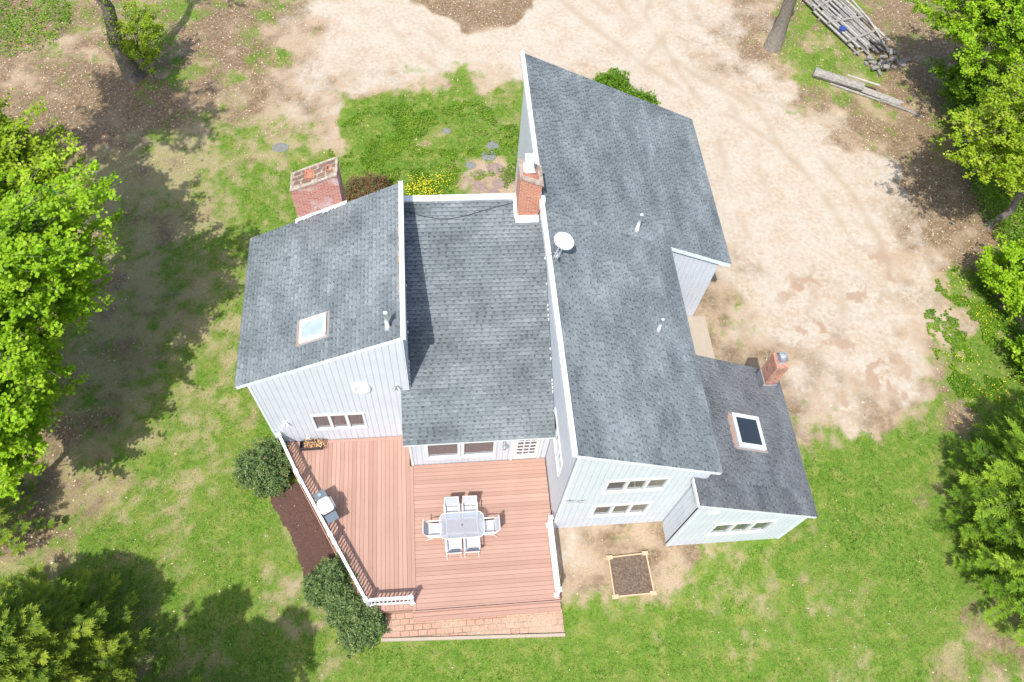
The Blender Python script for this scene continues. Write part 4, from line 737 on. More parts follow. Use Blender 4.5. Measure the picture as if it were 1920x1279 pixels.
# wall lamps, round window, outlet, ornament
lm = MB(); lx_, ly_, lz_ = 2.02, 9.60, 2.05
lm.tube([(lx_,ly_,lz_-.16),(lx_,ly_,lz_-.10),(lx_,ly_,lz_+.10),(lx_,ly_,lz_+.16),(lx_,ly_,lz_+.2)],[.03,.07,.095,.04,.01],8); lm.tube([(lx_,ly_,lz_+.14),(lx_,9.74,lz_+.18)],.014,6); lm.box((lx_-.05,9.735,lz_+.05),(lx_+.05,9.749,lz_+.28)); lm.build('wall_lamp','metal',HOUSE)
rw = MB(); ctr_ = (-2.60,10.914,4.60)
def ring(mb, c, r0, r1, y0, y1, n=28, ez=1.15):
    for i in range(n):
        a, b = 2*math.pi*i/n, 2*math.pi*(i+1)/n; P = lambda r,t,y: (c[0]+r*math.cos(t), y, c[2]+r*ez*math.sin(t))
        mb.add([P(r0,a,y0),P(r1,a,y0),P(r1,b,y0),P(r0,b,y0),P(r0,a,y1),P(r1,a,y1),P(r1,b,y1),P(r0,b,y1)],[(0,1,2,3),(1,5,6,2),(0,3,7,4)])
ring(rw, ctr_, .19, .29, 10.84, 10.91); RW = rw.build('round_window','trim',HOUSE)
rp = MB(); ring(rp, ctr_, .001, .19, 10.885, 10.91); rp.build('pane','grilllid',RW)
for (x,z) in ((-5.44,2.2),(-1.5,4.6)):
    k = MB(); k.box((x-.05,10.87,z-.06),(x+.05,10.913,z+.06)); k.tube([(x-.04,10.86,z+.02),(x-.09,10.80,z-.05)],[.03,.05],8); k.tube([(x+.04,10.86,z+.02),(x+.09,10.80,z-.05)],[.03,.05],8); k.build('flood_lamp','whitemetal' if x<-3 else 'metal',HOUSE)
k = MB(); k.box((-4.97,10.86,.56),(-4.86,10.913,.80)); k.tube([(-4.915,10.90,.8),(-4.915,10.90,1.0)],.02,6); k.build('outlet_box','trim',HOUSE)
k = MB(); k.box((8.02,6.30,3.84),(8.38,6.344,3.98)); k.build('flood_lamp','trim',HOUSE)
# metal birds on the main south wall
for i,(x,z,s) in enumerate(((3.90,3.20,1),(4.22,3.12,-1))):
    k = MB(); k.tube([(x-s*.17,7.205,z+.02),(x-s*.06,7.19,z+.04),(x+s*.05,7.19,z-.02),(x+s*.13,7.205,z-.12)],[.008,.03,.028,.006],7)
    k.tube([(x,7.19,z+.02),(x-s*.05,7.17,z+.13),(x-s*.10,7.18,z+.17)],[.022,.014,.004],6); k.tube([(x+s*.02,7.19,z),(x+s*.10,7.17,z+.08),(x+s*.15,7.18,z+.10)],[.02,.012,.004],6); k.tube([(x-s*.02,7.19,z),(x-s*.08,7.18,z-.10)],[.016,.004],6)
    o = k.build('wall_ornament','ornament',None,True); tag(o, ('left' if i == 0 else 'right')+' pewter bird ornament of the pair fixed on the pale south wall','ornament','metal birds on the wall')
# --- satellite dish (top-level)
DS = empty('satellite_dish', (3.74,13.86,zB(3.74)), 'white satellite dish mounted on the main roof edge', 'dish')
mb = MB(); c = Vector((3.92,13.98,7.95)); nrm = Vector((-.45,-.85,.18)).normalized(); u = nrm.cross(Vector((0,0,1))).normalized(); w = u.cross(nrm).normalized()
rings = 6; ns = 36; pts = []
for s_ in (0,1):
    for i in range(rings+1):
        r = i/rings
        for j in range(ns):
            t = 2*math.pi*j/ns; pts.append(tuple(c + u*(.33*r*math.cos(t)) + w*(.35*r*math.sin(t)) + nrm*(.07*r*r - .012*s_)))
fs = []; K = (rings+1)*ns
for i in range(rings):
    for j in range(ns):
        a,b,c2,d2 = i*ns+j, i*ns+(j+1)%ns, (i+1)*ns+(j+1)%ns, (i+1)*ns+j
        fs.append((a,b,c2,d2)); fs.append((K+a,K+d2,K+c2,K+b))
for j in range(ns): a,b = rings*ns+j, rings*ns+(j+1)%ns; fs.append((a,b,K+b,K+a))
mb.add(pts, fs); mb.build('reflector','dishmetal',DS,True)
mb = MB(); mb.tube([(3.74,13.86,zB(3.74)),(3.74,13.90,7.6),tuple(c-nrm*.04)],[.025,.025,.02],8); mb.tube([(3.60,13.7,zB(3.6)+.02),(3.74,13.9,7.6)],.012,6); mb.tube([(3.95,13.75,zB(3.95)+.02),(3.74,13.9,7.6)],.012,6); mb.box((3.64,13.76,zB(3.64)+.01),(3.84,13.96,zB(3.64)+.025)); mb.build('mast','metal',DS)
mb = MB(); e = c + nrm*.50 - w*.30; mb.tube([tuple(c-w*.30),tuple(c-w*.34+nrm*.2),tuple(e)],.013,6); mb.tube([tuple(e-nrm*.06),tuple(e+nrm*.04)],[.03,.035],8); mb.build('feed_arm','metal',DS)
# cable over the middle roof
cp = [(-1.04,16.38),(-.75,16.27),(-.4,16.17),(.05,16.08),(.5,16.07),(1.0,16.15),(1.6,16.30),(2.1,16.42),(2.70,16.53)]
mb = MB(); mb.tube([(x,y,zM(y)+.035) for x,y in cp], .011, 6); tag(mb.build('cable','cable'), 'black cable lying across the top of the middle roof', 'cable')
mb = MB(); mb.tube([(3.62,13.5,7.0),(3.42,13.62,7.30),(3.39,13.7,7.47),(3.55,13.8,7.49),(3.70,13.87,7.42)], .008, 5); tag(mb.build('dish_cable','cable'), 'thin black cable looped over the white roof edge beside the dish', 'cable')
# ------------------------------------------------------------------ deck
ZD = .478
DECK = empty('wooden_deck', (0, 7.5, 0), 'terracotta composite deck with white railings behind the house', 'deck')
def dir2(a, b): v = Vector(b)-Vector(a); return v.normalized(), v.length
RP = [(-5.81,10.80),(-5.14,9.39),(-3.92,7.15),(-2.735,4.98),(-1.315,4.96)]
WE = lambda y: -2.80 + (y-4.80)*(-5.98+2.80)/(10.90-4.80)   # west edge of the deck
mb = MB(); r_ = random.Random(1); p_ = .1455; x = -1.325
while x > -6.0:
    x0 = x-p_+.008
    ya = lambda xx: max(4.80, 4.80+(xx+2.80)*(10.90-4.80)/(-5.98+2.80)) if xx < -2.80 else 4.80
    y0a, y0b = ya(x0), ya(x)
    if y0a < 10.86: mb.hexa([(x0,y0a,ZD-.03),(x,y0b,ZD-.03),(x,10.885,ZD-.03),(x0,10.885,ZD-.03)],[(x0,y0a,ZD),(x,y0b,ZD),(x,10.885,ZD),(x0,10.885,ZD)],0,r_.random())
    x -= p_
mb.box((-5.9,10.775,ZD+.0015),(-1.26,10.884,ZD+.0035),0,.5)
mb.build('deck_boards','deck',DECK)['label'] = 'left deck boards running away from the camera side wall'
mb = MB(); y = 9.72
mb.box((-1.3195,4.72,ZD-.03),(-1.20,9.70,ZD+.001),0,.4)
while y > 4.80:
    mb.box((-1.19,y-p_+.008,ZD-.03),(3.585,y,ZD),0,r_.random()); y -= p_
mb.box((-1.19,y-.05,ZD-.03),(3.585,y,ZD),0,.6)
mb.build('deck_boards','deck',DECK)['label'] = 'right deck boards running crosswise'
mb = MB(); mb.prism([(-2.79,4.84),(3.57,4.74),(3.57,9.7),(-1.3,9.7),(-1.3,10.88),(-5.9,10.88)], .02, ZD-.034); mb.build('deck_frame','deckdark',DECK)
mb = MB(); mb.box((-1.31,4.66,.05),(3.60,4.70,ZD-.002),0,.5); mb.box((-2.80,4.765,.05),(-1.312,4.795,ZD-.002),0,.4)
L0 = Vector((-2.84,4.79)); L1 = Vector((-6.0,10.85)); dd = (L1-L0).normalized(); nn = Vector((dd.y,-dd.x))*-1
mb.obox((L0+L1)/2, dd, (L1-L0).length, .03, .05, ZD+.001, 0, .4); mb.build('fascia_board','deck',DECK)
mb = MB(); mb.box((-1.30,4.40,.22),(3.605,4.535,.25),0,.3); mb.box((-1.30,4.546,.22),(3.605,4.658,.25),0,.7); mb.box((-1.30,4.42,.0),(3.605,4.45,.219),0,.2); mb.build('step','deck',DECK)
mb = MB(); mb.box((.35,5.545,ZD+.0002),(1.1,5.56,ZD+.002)); 
# railings
def railing(pts, label, ends=(True,True)):
    mb = MB(); H = .90
    for a, b in zip(pts[:-1], pts[1:]):
        d, L = dir2(a, b); c = (Vector(a)+Vector(b))/2
        mb.obox(c, d, L-.12, .095, ZD+H-.035, ZD+H); mb.obox(c, d, L-.12, .05, ZD+H-.10, ZD+H-.036); mb.obox(c, d, L-.12, .06, ZD+.08, ZD+.14)
    o = mb.build('railing','vinyl',DECK); o['label'] = label
    for a, b in zip(pts[:-1], pts[1:]):
        d, L = dir2(a, b); n = max(2, int(round((L-.12)/.125)))
        for i in range(n):
            p = Vector(a)+d*(.06+(L-.12)*(i+.5)/n); MB().obox(p, d, .036, .036, ZD+.141, ZD+H-.101).build('baluster','vinyl',o)
    for p in pts:
        mb = MB(); d = dir2(pts[0],pts[1])[0]; mb.obox(p, d, .105, .105, ZD-.002, ZD+.965); mb.obox(p, d, .15, .15, ZD, ZD+.09); mb.obox(p, d, .15, .15, ZD+.966, ZD+.99); mb.obox(p, d, .12, .12, ZD+.991, ZD+1.015); mb.build('post','vinyl',o)
    return o
railing(RP, 'long white railing along the mulch bed'); railing([(3.44,7.23),(3.46,4.86)], 'short white railing on the vegetable bed side')
# ------------------------------------------------------------------ patio set
def chair(label):
    t = empty('patio_chair', (0,0,0), label, 'chair', 'patio chairs round the glass table')
    w = .225
    s = MB(); n = 6
    for i in range(n):
        y0, y1 = -.20+.46*i/n, -.20+.46*(i+1)/n; z = lambda q: .40+.02*((q-.03)/.23)**2+.02*(q+.2)
        s.hexa([(-w,y0,z(y0)-.012),(w,y0,z(y0)-.012),(w,y1,z(y1)-.012),(-w,y1,z(y1)-.012)],[(-w,y0,z(y0)),(w,y0,z(y0)),(w,y1,z(y1)),(-w,y1,z(y1))])
    s.build('seat','sling',t)
    b = MB(); n = 6
    for i in range(n):
        f0, f1 = i/n, (i+1)/n; P = lambda q: (-.215-.15*q-.02*math.sin(math.pi*q), .42+.53*q)
        (ya,za),(yb,zb_) = P(f0), P(f1)
        b.add([(-w,ya,za),(w,ya,za),(w,yb,zb_),(-w,yb,zb_),(-w,ya-.012,za-.004),(w,ya-.012,za-.004),(w,yb-.012,zb_-.004),(-w,yb-.012,zb_-.004)],[(0,1,2,3),(7,6,5,4),(0,4,5,1),(3,2,6,7),(0,3,7,4),(1,5,6,2)])
    b.build('backrest','sling',t)
    for sx in (-1,1):
        x = sx*.235
        a = MB(); a.tube([(x,-.31,.70),(x*1.06,-.25,.66),(x*1.09,-.05,.66),(x*1.09,.18,.645),(x*1.05,.245,.60)],.014,6); a.box((x*1.09-.022,-.20,.668),(x*1.09+.022,.17,.682)); a.build('armrest','tube',t)
        f = MB(); f.tube([(x,-.37,.965),(x,-.29,.68),(x,-.215,.42),(x,.02,.395),(x,.25,.415)],.013,6); f.build('side_rail','tube',t)
        l = MB(); l.tube([(x*1.05,.245,.60),(x*1.02,.25,.35),(x,.27,.0)],.013,6); l.build('leg','tube',t)
        l = MB(); l.tube([(x,-.02,.395),(x,-.20,.2),(x*1.02,-.31,.0)],.013,6); l.build('leg','tube',t)
    c = MB(); c.tube([(-.235,-.37,.96),(.235,-.37,.96)],.013,6); c.tube([(-.235,.25,.415),(.235,.25,.415)],.013,6); c.tube([(-.235,-.02,.39),(.235,-.02,.39)],.010,6); c.build('cross_bar','tube',t)
    return t
seats = [((.115,7.78),180,'pale sling patio chair on the house side of the table, nearer the grill'),
 ((.725,7.78),178,'pale sling patio chair on the house side of the table, nearer the glazed door'),
 ((.115,6.62),1,'pale sling patio chair on the step side of the table, nearer the grill'),
 ((.73,6.62),-1,'pale sling patio chair on the step side of the table, nearer the short railing'),
 ((-.50,7.20),-92,'pale sling patio chair at the table end facing away from the grill'),
 ((1.32,7.18),91,'pale sling patio chair at the table end nearest the tall main wall')]
ch0 = chair(seats[0][2])
for i, ((x,y),a,lb) in enumerate(seats):
    o = ch0 if i == 0 else copy_tree(ch0)
    o.location = (x,y,ZD+.003); o.rotation_euler = (0,0,R(a)); o['label'] = lb
T = empty('patio_table', (.43,7.24,ZD), 'rectangular glass patio table with rounded corners on the deck', 'table')
def rrect(cx, cy, hx, hy, r, n=6):
    P = []
    for (sx,sy,a0) in ((1,-1,-90),(1,1,0),(-1,1,90),(-1,-1,180)):
        for i in range(n+1):
            a = R(a0+90*i/n); P.append((cx+sx*(hx-r)+r*math.cos(a), cy+sy*(hy-r)+r*math.sin(a)))
    return P
P = rrect(.43,7.24,.745,.44,.20); MB().prism(P, ZD+.715, ZD+.723).build('table_top','tableglass',T)
rm_ = MB(); rm_.tube([(x,y,ZD+.719) for x,y in P]+[(P[0][0],P[0][1],ZD+.719)], .013, 6, cap=False); rm_.build('rim','tube',T)
for sx in (-1,1):
    for sy in (-1,1):
        l = MB(); l.tube([(.43+sx*.66,7.24+sy*.36,ZD+.705),(.43+sx*.52,7.24+sy*.26,ZD+.66),(.43+sx*.55,7.24+sy*.30,ZD+.3),(.43+sx*.60,7.24+sy*.34,ZD)],.018,6); l.build('leg','tube',T)
u_ = MB(); u_.tube([(-.09,6.98,ZD+.66),(.95,6.98,ZD+.66)],.012,6); u_.tube([(-.09,7.50,ZD+.66),(.95,7.50,ZD+.66)],.012,6); u_.tube([(-.09,6.98,ZD+.66),(-.09,7.50,ZD+.66)],.012,6); u_.tube([(.95,6.98,ZD+.66),(.95,7.50,ZD+.66)],.012,6); u_.build('apron','tube',T)
u_ = MB(); u_.tube([(.43,7.24,ZD+.70),(.43,7.24,ZD+.735)],.028,10); u_.build('umbrella_socket','black',T)
# ------------------------------------------------------------------ grill
GX, GY = -4.10, 8.14; gd = Vector((.467,-.884)); gn = Vector((.884,.467))
G_ = empty('gas_grill', (GX,GY,ZD), 'gas grill with white lid and slate side shelves against the railing', 'grill')
def gp(a, b): q = Vector((GX,GY))+gd*a+gn*b; return (q.x,q.y)
mb = MB(); mb.obox(gp(0,0), gd, .50, .46, ZD+.10, ZD+.72); mb.build('cabinet','grillgrey',G_)
mb = MB(); mb.obox(gp(0,0), gd, .56, .50, ZD+.721, ZD+.90); mb.build('firebox','black',G_)
mb = MB(); pts = []; ns = 12
prof = [(.26,.22,.901),(.262,.222,.97),(.25,.20,1.05),(.22,.16,1.11),(.15,.10,1.145),(.05,.03,1.155)]
for hx, hy, z in prof:
    for (x,y) in rrect(0,0,hx*1.0,hy*1.1,min(hx,hy)*.55,4):
        q = gp(x,y); pts.append((q[0],q[1],ZD+z))
n = len(pts)//len(prof); fs = [(i*n+j, i*n+(j+1)%n, (i+1)*n+(j+1)%n, (i+1)*n+j) for i in range(len(prof)-1) for j in range(n)]; fs.append(tuple((len(prof)-1)*n+j for j in range(n)))
mb.add(pts, fs); lid = mb.build('lid','grilllid',G_,True)
h0, h1 = gp(-.18,.27), gp(.18,.27); mb = MB(); mb.tube([(*h0,ZD+.98),(*h1,ZD+.98)],.014,8); mb.tube([(*gp(-.16,.22),ZD+.97),(*gp(-.16,.27),ZD+.98)],.01,6); mb.tube([(*gp(.16,.22),ZD+.97),(*gp(.16,.27),ZD+.98)],.01,6); mb.build('handle','metal',lid)
for s_ in (-1,1):
    mb = MB(); mb.obox(gp(s_*.44,0), gd, .30, .40, ZD+.84, ZD+.87); mb.build('side_shelf','grillgrey',G_)
    for t_ in (-1,1):
        mb = MB(); mb.obox(gp(s_*.22,t_*.19), gd, .04, .04, ZD+.003, ZD+.10); mb.build('leg','black',G_)
mb = MB(); mb.tube([(*gp(-.46,-.02),ZD+.871),(*gp(-.46,-.02),ZD+.90)],[.06,.065],12); mb.build('side_burner','metal',G_)
mb = MB()
for a in (-.15,0,.15): mb.tube([(*gp(a,.25),ZD+.80),(*gp(a,.285),ZD+.80)],.022,8)
mb.build('control_knob','metal',G_)
# log basket with dry leaves by the wall
Bk = empty('leaf_basket', (-4.85,10.68,ZD), 'dark iron basket of dry orange leaves against the pale wall', 'basket')
mb = MB()
for (a,b) in (((-5.22,10.52),(-4.42,10.54)),((-5.22,10.80),(-4.42,10.82)),((-5.22,10.541),(-5.20,10.799)),((-4.44,10.541),(-4.42,10.799))):
    mb.box((a[0],a[1],ZD+.004),(b[0],b[1],ZD+.22))
mb.box((-5.19,10.55,ZD+.004),(-4.45,10.79,ZD+.02)); mb.build('basket_body','black',Bk)
n = 300; c = np.stack([rng.uniform(-5.05,-4.30,n), rng.uniform(10.55,10.86,n), ZD+.10+.16*rng.random(n)],-1); c[:,2] -= np.clip(c[:,0]+4.45,0,1)*.9
c[:,2] = np.maximum(c[:,2], ZD+.01)
lf = np_mesh('dry_leaves', quads(c, rng.uniform(.05,.10,n), .7, .6).reshape(-1,3), 4, 'orangeleaf', rng.random(n), Bk); lf['kind'] = 'stuff'
# ------------------------------------------------------------------ vegetable bed
VB = empty('raised_bed', (6.18,5.42,0), 'low square timber garden bed of bare dark soil', 'garden bed')
c4 = [(5.49,4.73),(6.88,4.76),(6.83,6.12),(5.48,6.06)]
for a, b in zip(c4, c4[1:]+c4[:1]):
    d, L = dir2(a,b); MB().obox((Vector(a)+Vector(b))/2, d, L-.10, .045, -.02, .14).build('board','wood',VB)
for p in c4:
    d = Vector((1,.03)); MB().obox(p, d, .09, .09, -.02, .165).build('corner_post','wood',VB)
    k = MB(); k.obox((p[0]+(.10 if p[0]<6 else -.10)*.0+(.07 if p[0]<6 else -.07),p[1]), d, .14, .14, .1405, .152); k.obox((p[0],p[1]), d, .15, .15, .10, .13); k.build('corner_bracket','wood',VB)
mb = MB(); sx_ = np.linspace(5.50,6.86,30); sy_ = np.linspace(4.75,6.09,30)
zz_ = lambda x,y: .075+.05*float(fbm(np.array([x]),np.array([y]),.25,3,2)[0])
ZZ = [[zz_(x,y) for x in sx_] for y in sy_]
for j in range(29):
    for i in range(29): mb.add([(sx_[i],sy_[j],ZZ[j][i]),(sx_[i+1],sy_[j],ZZ[j][i+1]),(sx_[i+1],sy_[j+1],ZZ[j+1][i+1]),(sx_[i],sy_[j+1],ZZ[j+1][i])],[(0,1,2,3)])
mb.build('soil','soil',VB)
# ------------------------------------------------------------------ stones and small things
def stone(x, y, r, m, lb, grp='stepping stones in the courtyard', seed=0, ax=1.0, h=.02):
    rr = random.Random(seed); P = [(x+r*ax*(1+rr.uniform(-.18,.18))*math.cos(t), y+r*(1+rr.uniform(-.18,.18))*math.sin(t)) for t in [2*math.pi*i/11 for i in range(11)]]
    z = float(gz(np.array([x]),np.array([y]))[0]); o = MB().prism(P, z-.05, z+h).build('stepping_stone', m, None, bevel=.012); tag(o, lb, 'stone', grp)
LR = 'reddish flagstone among the weeds beside the tall garage-side wall'; LG = 'grey flagstone half sunk in the courtyard weeds near the tall wall'
for i,(x,y,r,m) in enumerate(((2.83,24.18,.34,'stonered'),(2.1,23.9,.26,'stonered'),(2.94,23.26,.30,'stonered'),(2.05,23.15,.27,'stonered'),(2.65,22.7,.30,'stonered'),(2.6,24.95,.30,'stonegrey'),(1.7,24.4,.22,'stonegrey'),(2.8,25.6,.28,'stonegrey'),(.7,26.6,.2,'stonegrey'))):
    stone(x,y,r,m, LR if m == 'stonered' else LG, 'red stepping stones' if m == 'stonered' else 'grey stepping stones', i, 1.15)
stone(-6.97,25.71,.30,'stonegrey','long grey stone slab lying alone in the shaded grass',None,31,1.4)
for o in SC.objects:
    if o.name.startswith('stepping_stone') and o.get('group') is None and 'slab' in o['label']: o.name = 'stone_slab'
mb = MB(); mb.tube([(-11.2,17.62,.03),(-10.8,17.76,.05),(-10.4,17.80,.04)], .018, 6); tag(mb.build('pale_stick','twig'), 'pale thin stick lying on the shaded west lawn', 'stick')
mb = MB(); P_ = [(-17.8,24.3),(-16.9,24.6),(-16.3,23.8),(-16.1,23.2),(-16.7,23.3),(-17.4,23.7)]; mb.prism(P_, .02, .30); tag(mb.build('tarp','teal',None,bevel=.05), 'teal tarp bundle half hidden beneath the west maples', 'tarp')
# ------------------------------------------------------------------ lumber stack, logs
pdv = Vector((.40,-.917)); pnv = Vector((.917,.40)); base = Vector((22.45,34.8))
LBL = ('weathered grey plank in the lumber stack at the wood edge','bleached pale plank in the lumber stack at the wood edge')
pk = MB(); pk.box((-2.4,-.055,0),(2.4,.055,.045)); PK = pk.build('plank','greywood'); tag(PK, 'weathered grey plank in the lumber stack at the wood edge', 'plank', 'planks stacked at the wood edge')
PKP = PK.data.copy(); PKP.materials.clear(); PKP.materials.append(M['palewood'])
rr = random.Random(11); first = True; yaw0 = math.atan2(pdv.y,pdv.x)
for layer in range(4):
    for i in range(17):
        if layer >= 2 and rr.random() < .5: continue
        if layer == 1 and 5 <= i <= 8 and rr.random() < .6: continue
        c = base + pnv*(-1.0+i*.13+rr.uniform(-.03,.03)) + pdv*(rr.uniform(-.5,.5)+(-1.6 if rr.random() < .35 else 1.3))
        o = PK if first else PK.copy()
        if not first: COL.objects.link(o)
        if rr.random() < .3 and not first: o.data = PKP; o['label'] = LBL[1]; o['group'] = 'pale planks in the stack'
        first = False; o.location = (c.x,c.y,.12+layer*.075); o.rotation_euler = (0,0,yaw0+rr.uniform(-.03,.03)); o.scale = (rr.uniform(.45,1),rr.uniform(.7,1.15),1)
bm_ = MB(); bm_.box((-1.15,-.05,0),(1.15,.05,.09)); BM0 = bm_.build('bearer','greywood'); tag(BM0, 'cross bearer laid across the grey lumber stack', 'timber', 'cross timbers of the stack')
for i,(s_,z,da) in enumerate(((-3.0,.03,0),(0,.03,0),(3.0,.03,0),(-.7,.33,.12),(.9,.33,-.2),(2.3,.33,.02))):
    o = BM0 if i == 0 else BM0.copy()
    if i: COL.objects.link(o)
    c = base+pdv*s_; o.location = (c.x,c.y,z); o.rotation_euler = (0,0,yaw0+math.pi/2+da)
bl = MB().box((-.2,-.1,0),(.2,.1,.15)); BL = bl.build('concrete_block','rubble',None,bevel=.025); tag(BL, 'crumbling grey block in the heap at the stack end', 'block', 'old blocks at the end of the stack')
for i in range(26):
    o = BL if i == 0 else BL.copy()
    if i: COL.objects.link(o)
    c = base+pdv*(3.75+rr.uniform(0,1.0))+pnv*rr.uniform(-1.1,1.2); o.location = (c.x,c.y,rr.choice((.0,.15,.30)) if i > 12 else 0); o.rotation_euler = (rr.uniform(-.2,.2),rr.uniform(-.2,.2),rr.uniform(0,3)); o.scale = (rr.uniform(.7,1.2),rr.uniform(.7,1.2),rr.uniform(.7,1.1))
mb = MB(); mb.tube([(22.9,37.2,.45),(23.55,35.4,.48),(23.95,33.9,.5),(24.15,32.6,.48),(24.25,31.3,.45)], .045, 8); tag(mb.build('curved_pole','palewood',None,True), 'pale curved pole lying along the lumber stack', 'pipe')
mb = MB(); mb.tube([(22.30,33.15,.10),(22.30,33.15,.46)],[.15,.19],12); mb.tube([(22.30,33.15,.461),(22.30,33.15,.48)],[.20,.20],12); tag(mb.build('blue_tarp_corner','blue',None), 'bucket-shaped stand-in for a blue tarp corner beside the lumber stack', 'bucket')  # bucket shape stands in for the corner of a blue tarp

def log(a, b, r0, r1, z, label, m='greywood', sq=False):
    mb = MB(); a = Vector(a); b = Vector(b); n = 9; pts = []
    for i in range(n):
        t = i/(n-1); q = a.lerp(b,t); pts.append((q.x+rr.uniform(-.012,.012),q.y+rr.uniform(-.012,.012),z+(r0+(r1-r0)*t)))
    mb.tube(pts,[r0+(r1-r0)*i/(n-1)+rr.uniform(-.01,.01) for i in range(n)], 4 if sq else 9); o = mb.build('timber_log',m,None); tag(o, label, 'log', 'old timbers by the drive')
log((19.85,30.05),(22.2,28.90),.25,.21,0,'thick bleached log with a hollow split top beside the drive')
log((22.1,28.75),(23.85,27.75),.19,.17,.02,'squared grey timber lying end to end with the split log', sq=True)
log((20.6,29.38),(23.4,27.85),.06,.06,0,'slim timber on the drive side of the old logs')
log((22.9,28.15),(24.75,26.95),.09,.07,0,'dark rotting timber at the tail of the old logs','rubble')
log((21.4,29.55),(22.9,28.75),.05,.05,.42,'pale split rail resting on top of the old logs','palewood')
# ------------------------------------------------------------------ trees and shrubs
def leafmesh(C, size, asp, tilt, fold, name, m, var, parent):
    Q = quads(C, size, asp, tilt, fold); o = np_mesh(name, Q.reshape(-1,3), 4, m, np.clip(var,0,1), parent); return o
def curve(a, b, sag, n=6):
    a = np.array(a,float); b = np.array(b,float); t = np.linspace(0,1,n)[:,None]; P = a*(1-t)+b*t; P[:,2] += (sag*4*t*(1-t))[:,0]; P[1:-1] += rng.normal(0,.04*np.linalg.norm(b-a)/3,(n-2,3)); return P
def broadleaf(name, label, cat, group, base, lean, h, cc, cr, ntip, per, m='maple', lsz=(.09,.15), trunk_r=.16, spread=.30, lobes=3, inner=.5, bias=0, flat=.35, lowcut=-.9, bark='bark', limb_r=.022):
    t = empty(name, (base[0],base[1],0), label, cat, group)
    b = np.array([base[0],base[1],-.1]); top = np.array([base[0]+lean[0],base[1]+lean[1],h*.9]); tr = curve(b, top, 0, 8); tr[0] = b
    mb = MB(); mb.tube(tr, [trunk_r*(1.35 if i == 0 else 1-.8*i/7) for i in range(8)], 9); mb.build('trunk', bark, t, True)
    cc = np.array(cc,float); cr = np.array(cr,float); limbs = MB(); CL = []; VR = []
    k = 0
    while k < ntip:
        d = rng.normal(0,1,3); d /= np.linalg.norm(d)
        if d[2] < lowcut: continue
        lob = 1+.28*math.sin(lobes*math.atan2(d[1],d[0])+k*0+cc[0])+.22*math.sin(5*d[2]+2*d[0]*3)
        r = (inner+(1-inner)*rng.random()**.6)*lob*.92
        tip = cc+d*cr*r; k += 1
        s = int(np.clip((tip[2]-.45*np.hypot(tip[0]-cc[0],tip[1]-cc[1]))/h*8, 1, 7)); st = tr[s]
        P = curve(st, tip, -.05*np.linalg.norm(tip-st)*rng.uniform(-1,1), 7)
        limbs.tube(P, [limb_r*(1.3-1.05*i/6) for i in range(7)], 4, cap=False)
        # side twigs
        L_ = np.linalg.norm(tip-st); dirv = (tip-P[3])/max(np.linalg.norm(tip-P[3]),.01)
        nt_ = 5
        for q in range(nt_):
            f = rng.uniform(.55,1.0); i = int(f*6); o = P[min(i,5)]+(P[min(i+1,6)]-P[min(i,5)])*(f*6-i)
            dv = dirv*rng.uniform(.2,1)+rng.normal(0,.55,3)*np.array([1,1,flat]); e = o+dv*spread*rng.uniform(.6,1.7)
            limbs.tube([o,e],[limb_r*.25,limb_r*.12],3,cap=False)
            n = max(3,int(per/nt_)); u = rng.uniform(.05,1.1,n)[:,None]
            CL.append(o+(e-o)*u+rng.normal(0,spread*.28,(n,3))*np.array([1,1,.55])); vv = rng.normal(0,.10)
            VR.append(np.full(n, .5+vv+bias))
    limbs.build('limbs', 'twig' if bark=='bark' else bark, t)
    C = np.concatenate(CL); v = np.concatenate(VR)+rng.normal(0,.16,len(C)) + (vnoise(C[:,0],C[:,1],.9,3)-.5)*.35
    C[:,2] = np.maximum(C[:,2], .05)
    leafmesh(C, rng.uniform(*lsz,len(C)), .85, .42, .10, 'crown', m, v, t)
    return t
def shrub(name, label, cat, group, c, r, h, n, m='rhodo', lsz=(.07,.11), lumps=6, tilt=.6, asp=.38, var=.4):
    t = empty(name, (c[0],c[1],0), label, cat, group); mb = MB()
    for i in range(14):
        a = rng.uniform(0,6.28); q = rng.uniform(.3,.75)*r; mb.tube([(c[0],c[1],-.03),(c[0]+math.cos(a)*q*.5,c[1]+math.sin(a)*q*.5,h*.45),(c[0]+math.cos(a)*q,c[1]+math.sin(a)*q,h*.8)],[.025,.016,.006],5)
    mb.build('stems','twig',t)
    ph = rng.uniform(0,6.28,4); k = n; d = rng.normal(0,1,(k,3)); d[:,2] = np.abs(d[:,2]); d /= np.linalg.norm(d,axis=1)[:,None]; az = np.arctan2(d[:,1],d[:,0])
    lob = 1+.10*np.sin(3*az+ph[0])+.07*np.sin(7*az+ph[1])+.10*np.sin(5*d[:,2]*2+ph[2])
    sh_ = np.array([1,.86,.7])[rng.integers(0,3,k)]*lob*(1+rng.normal(0,.035,k))
    clump = vnoise(az*3+9,d[:,2]*6+9,.5,int(c[0]*3)%7); sh_ *= .90+.18*clump
    C = np.stack([c[0]+d[:,0]*r*sh_, c[1]+d[:,1]*r*sh_, .06+d[:,2]*h*sh_],-1)
    # whorls: five leaves round each centre
    W_ = np.repeat(C,5,0)+rng.normal(0,.03,(k*5,3)); v = np.repeat(rng.normal(var,.17,k)+(clump-.5)*.3,5)+rng.normal(0,.12,k*5)
    leafmesh(W_, rng.uniform(*lsz,k*5), asp, tilt, .04, 'foliage', m, v, t); return t
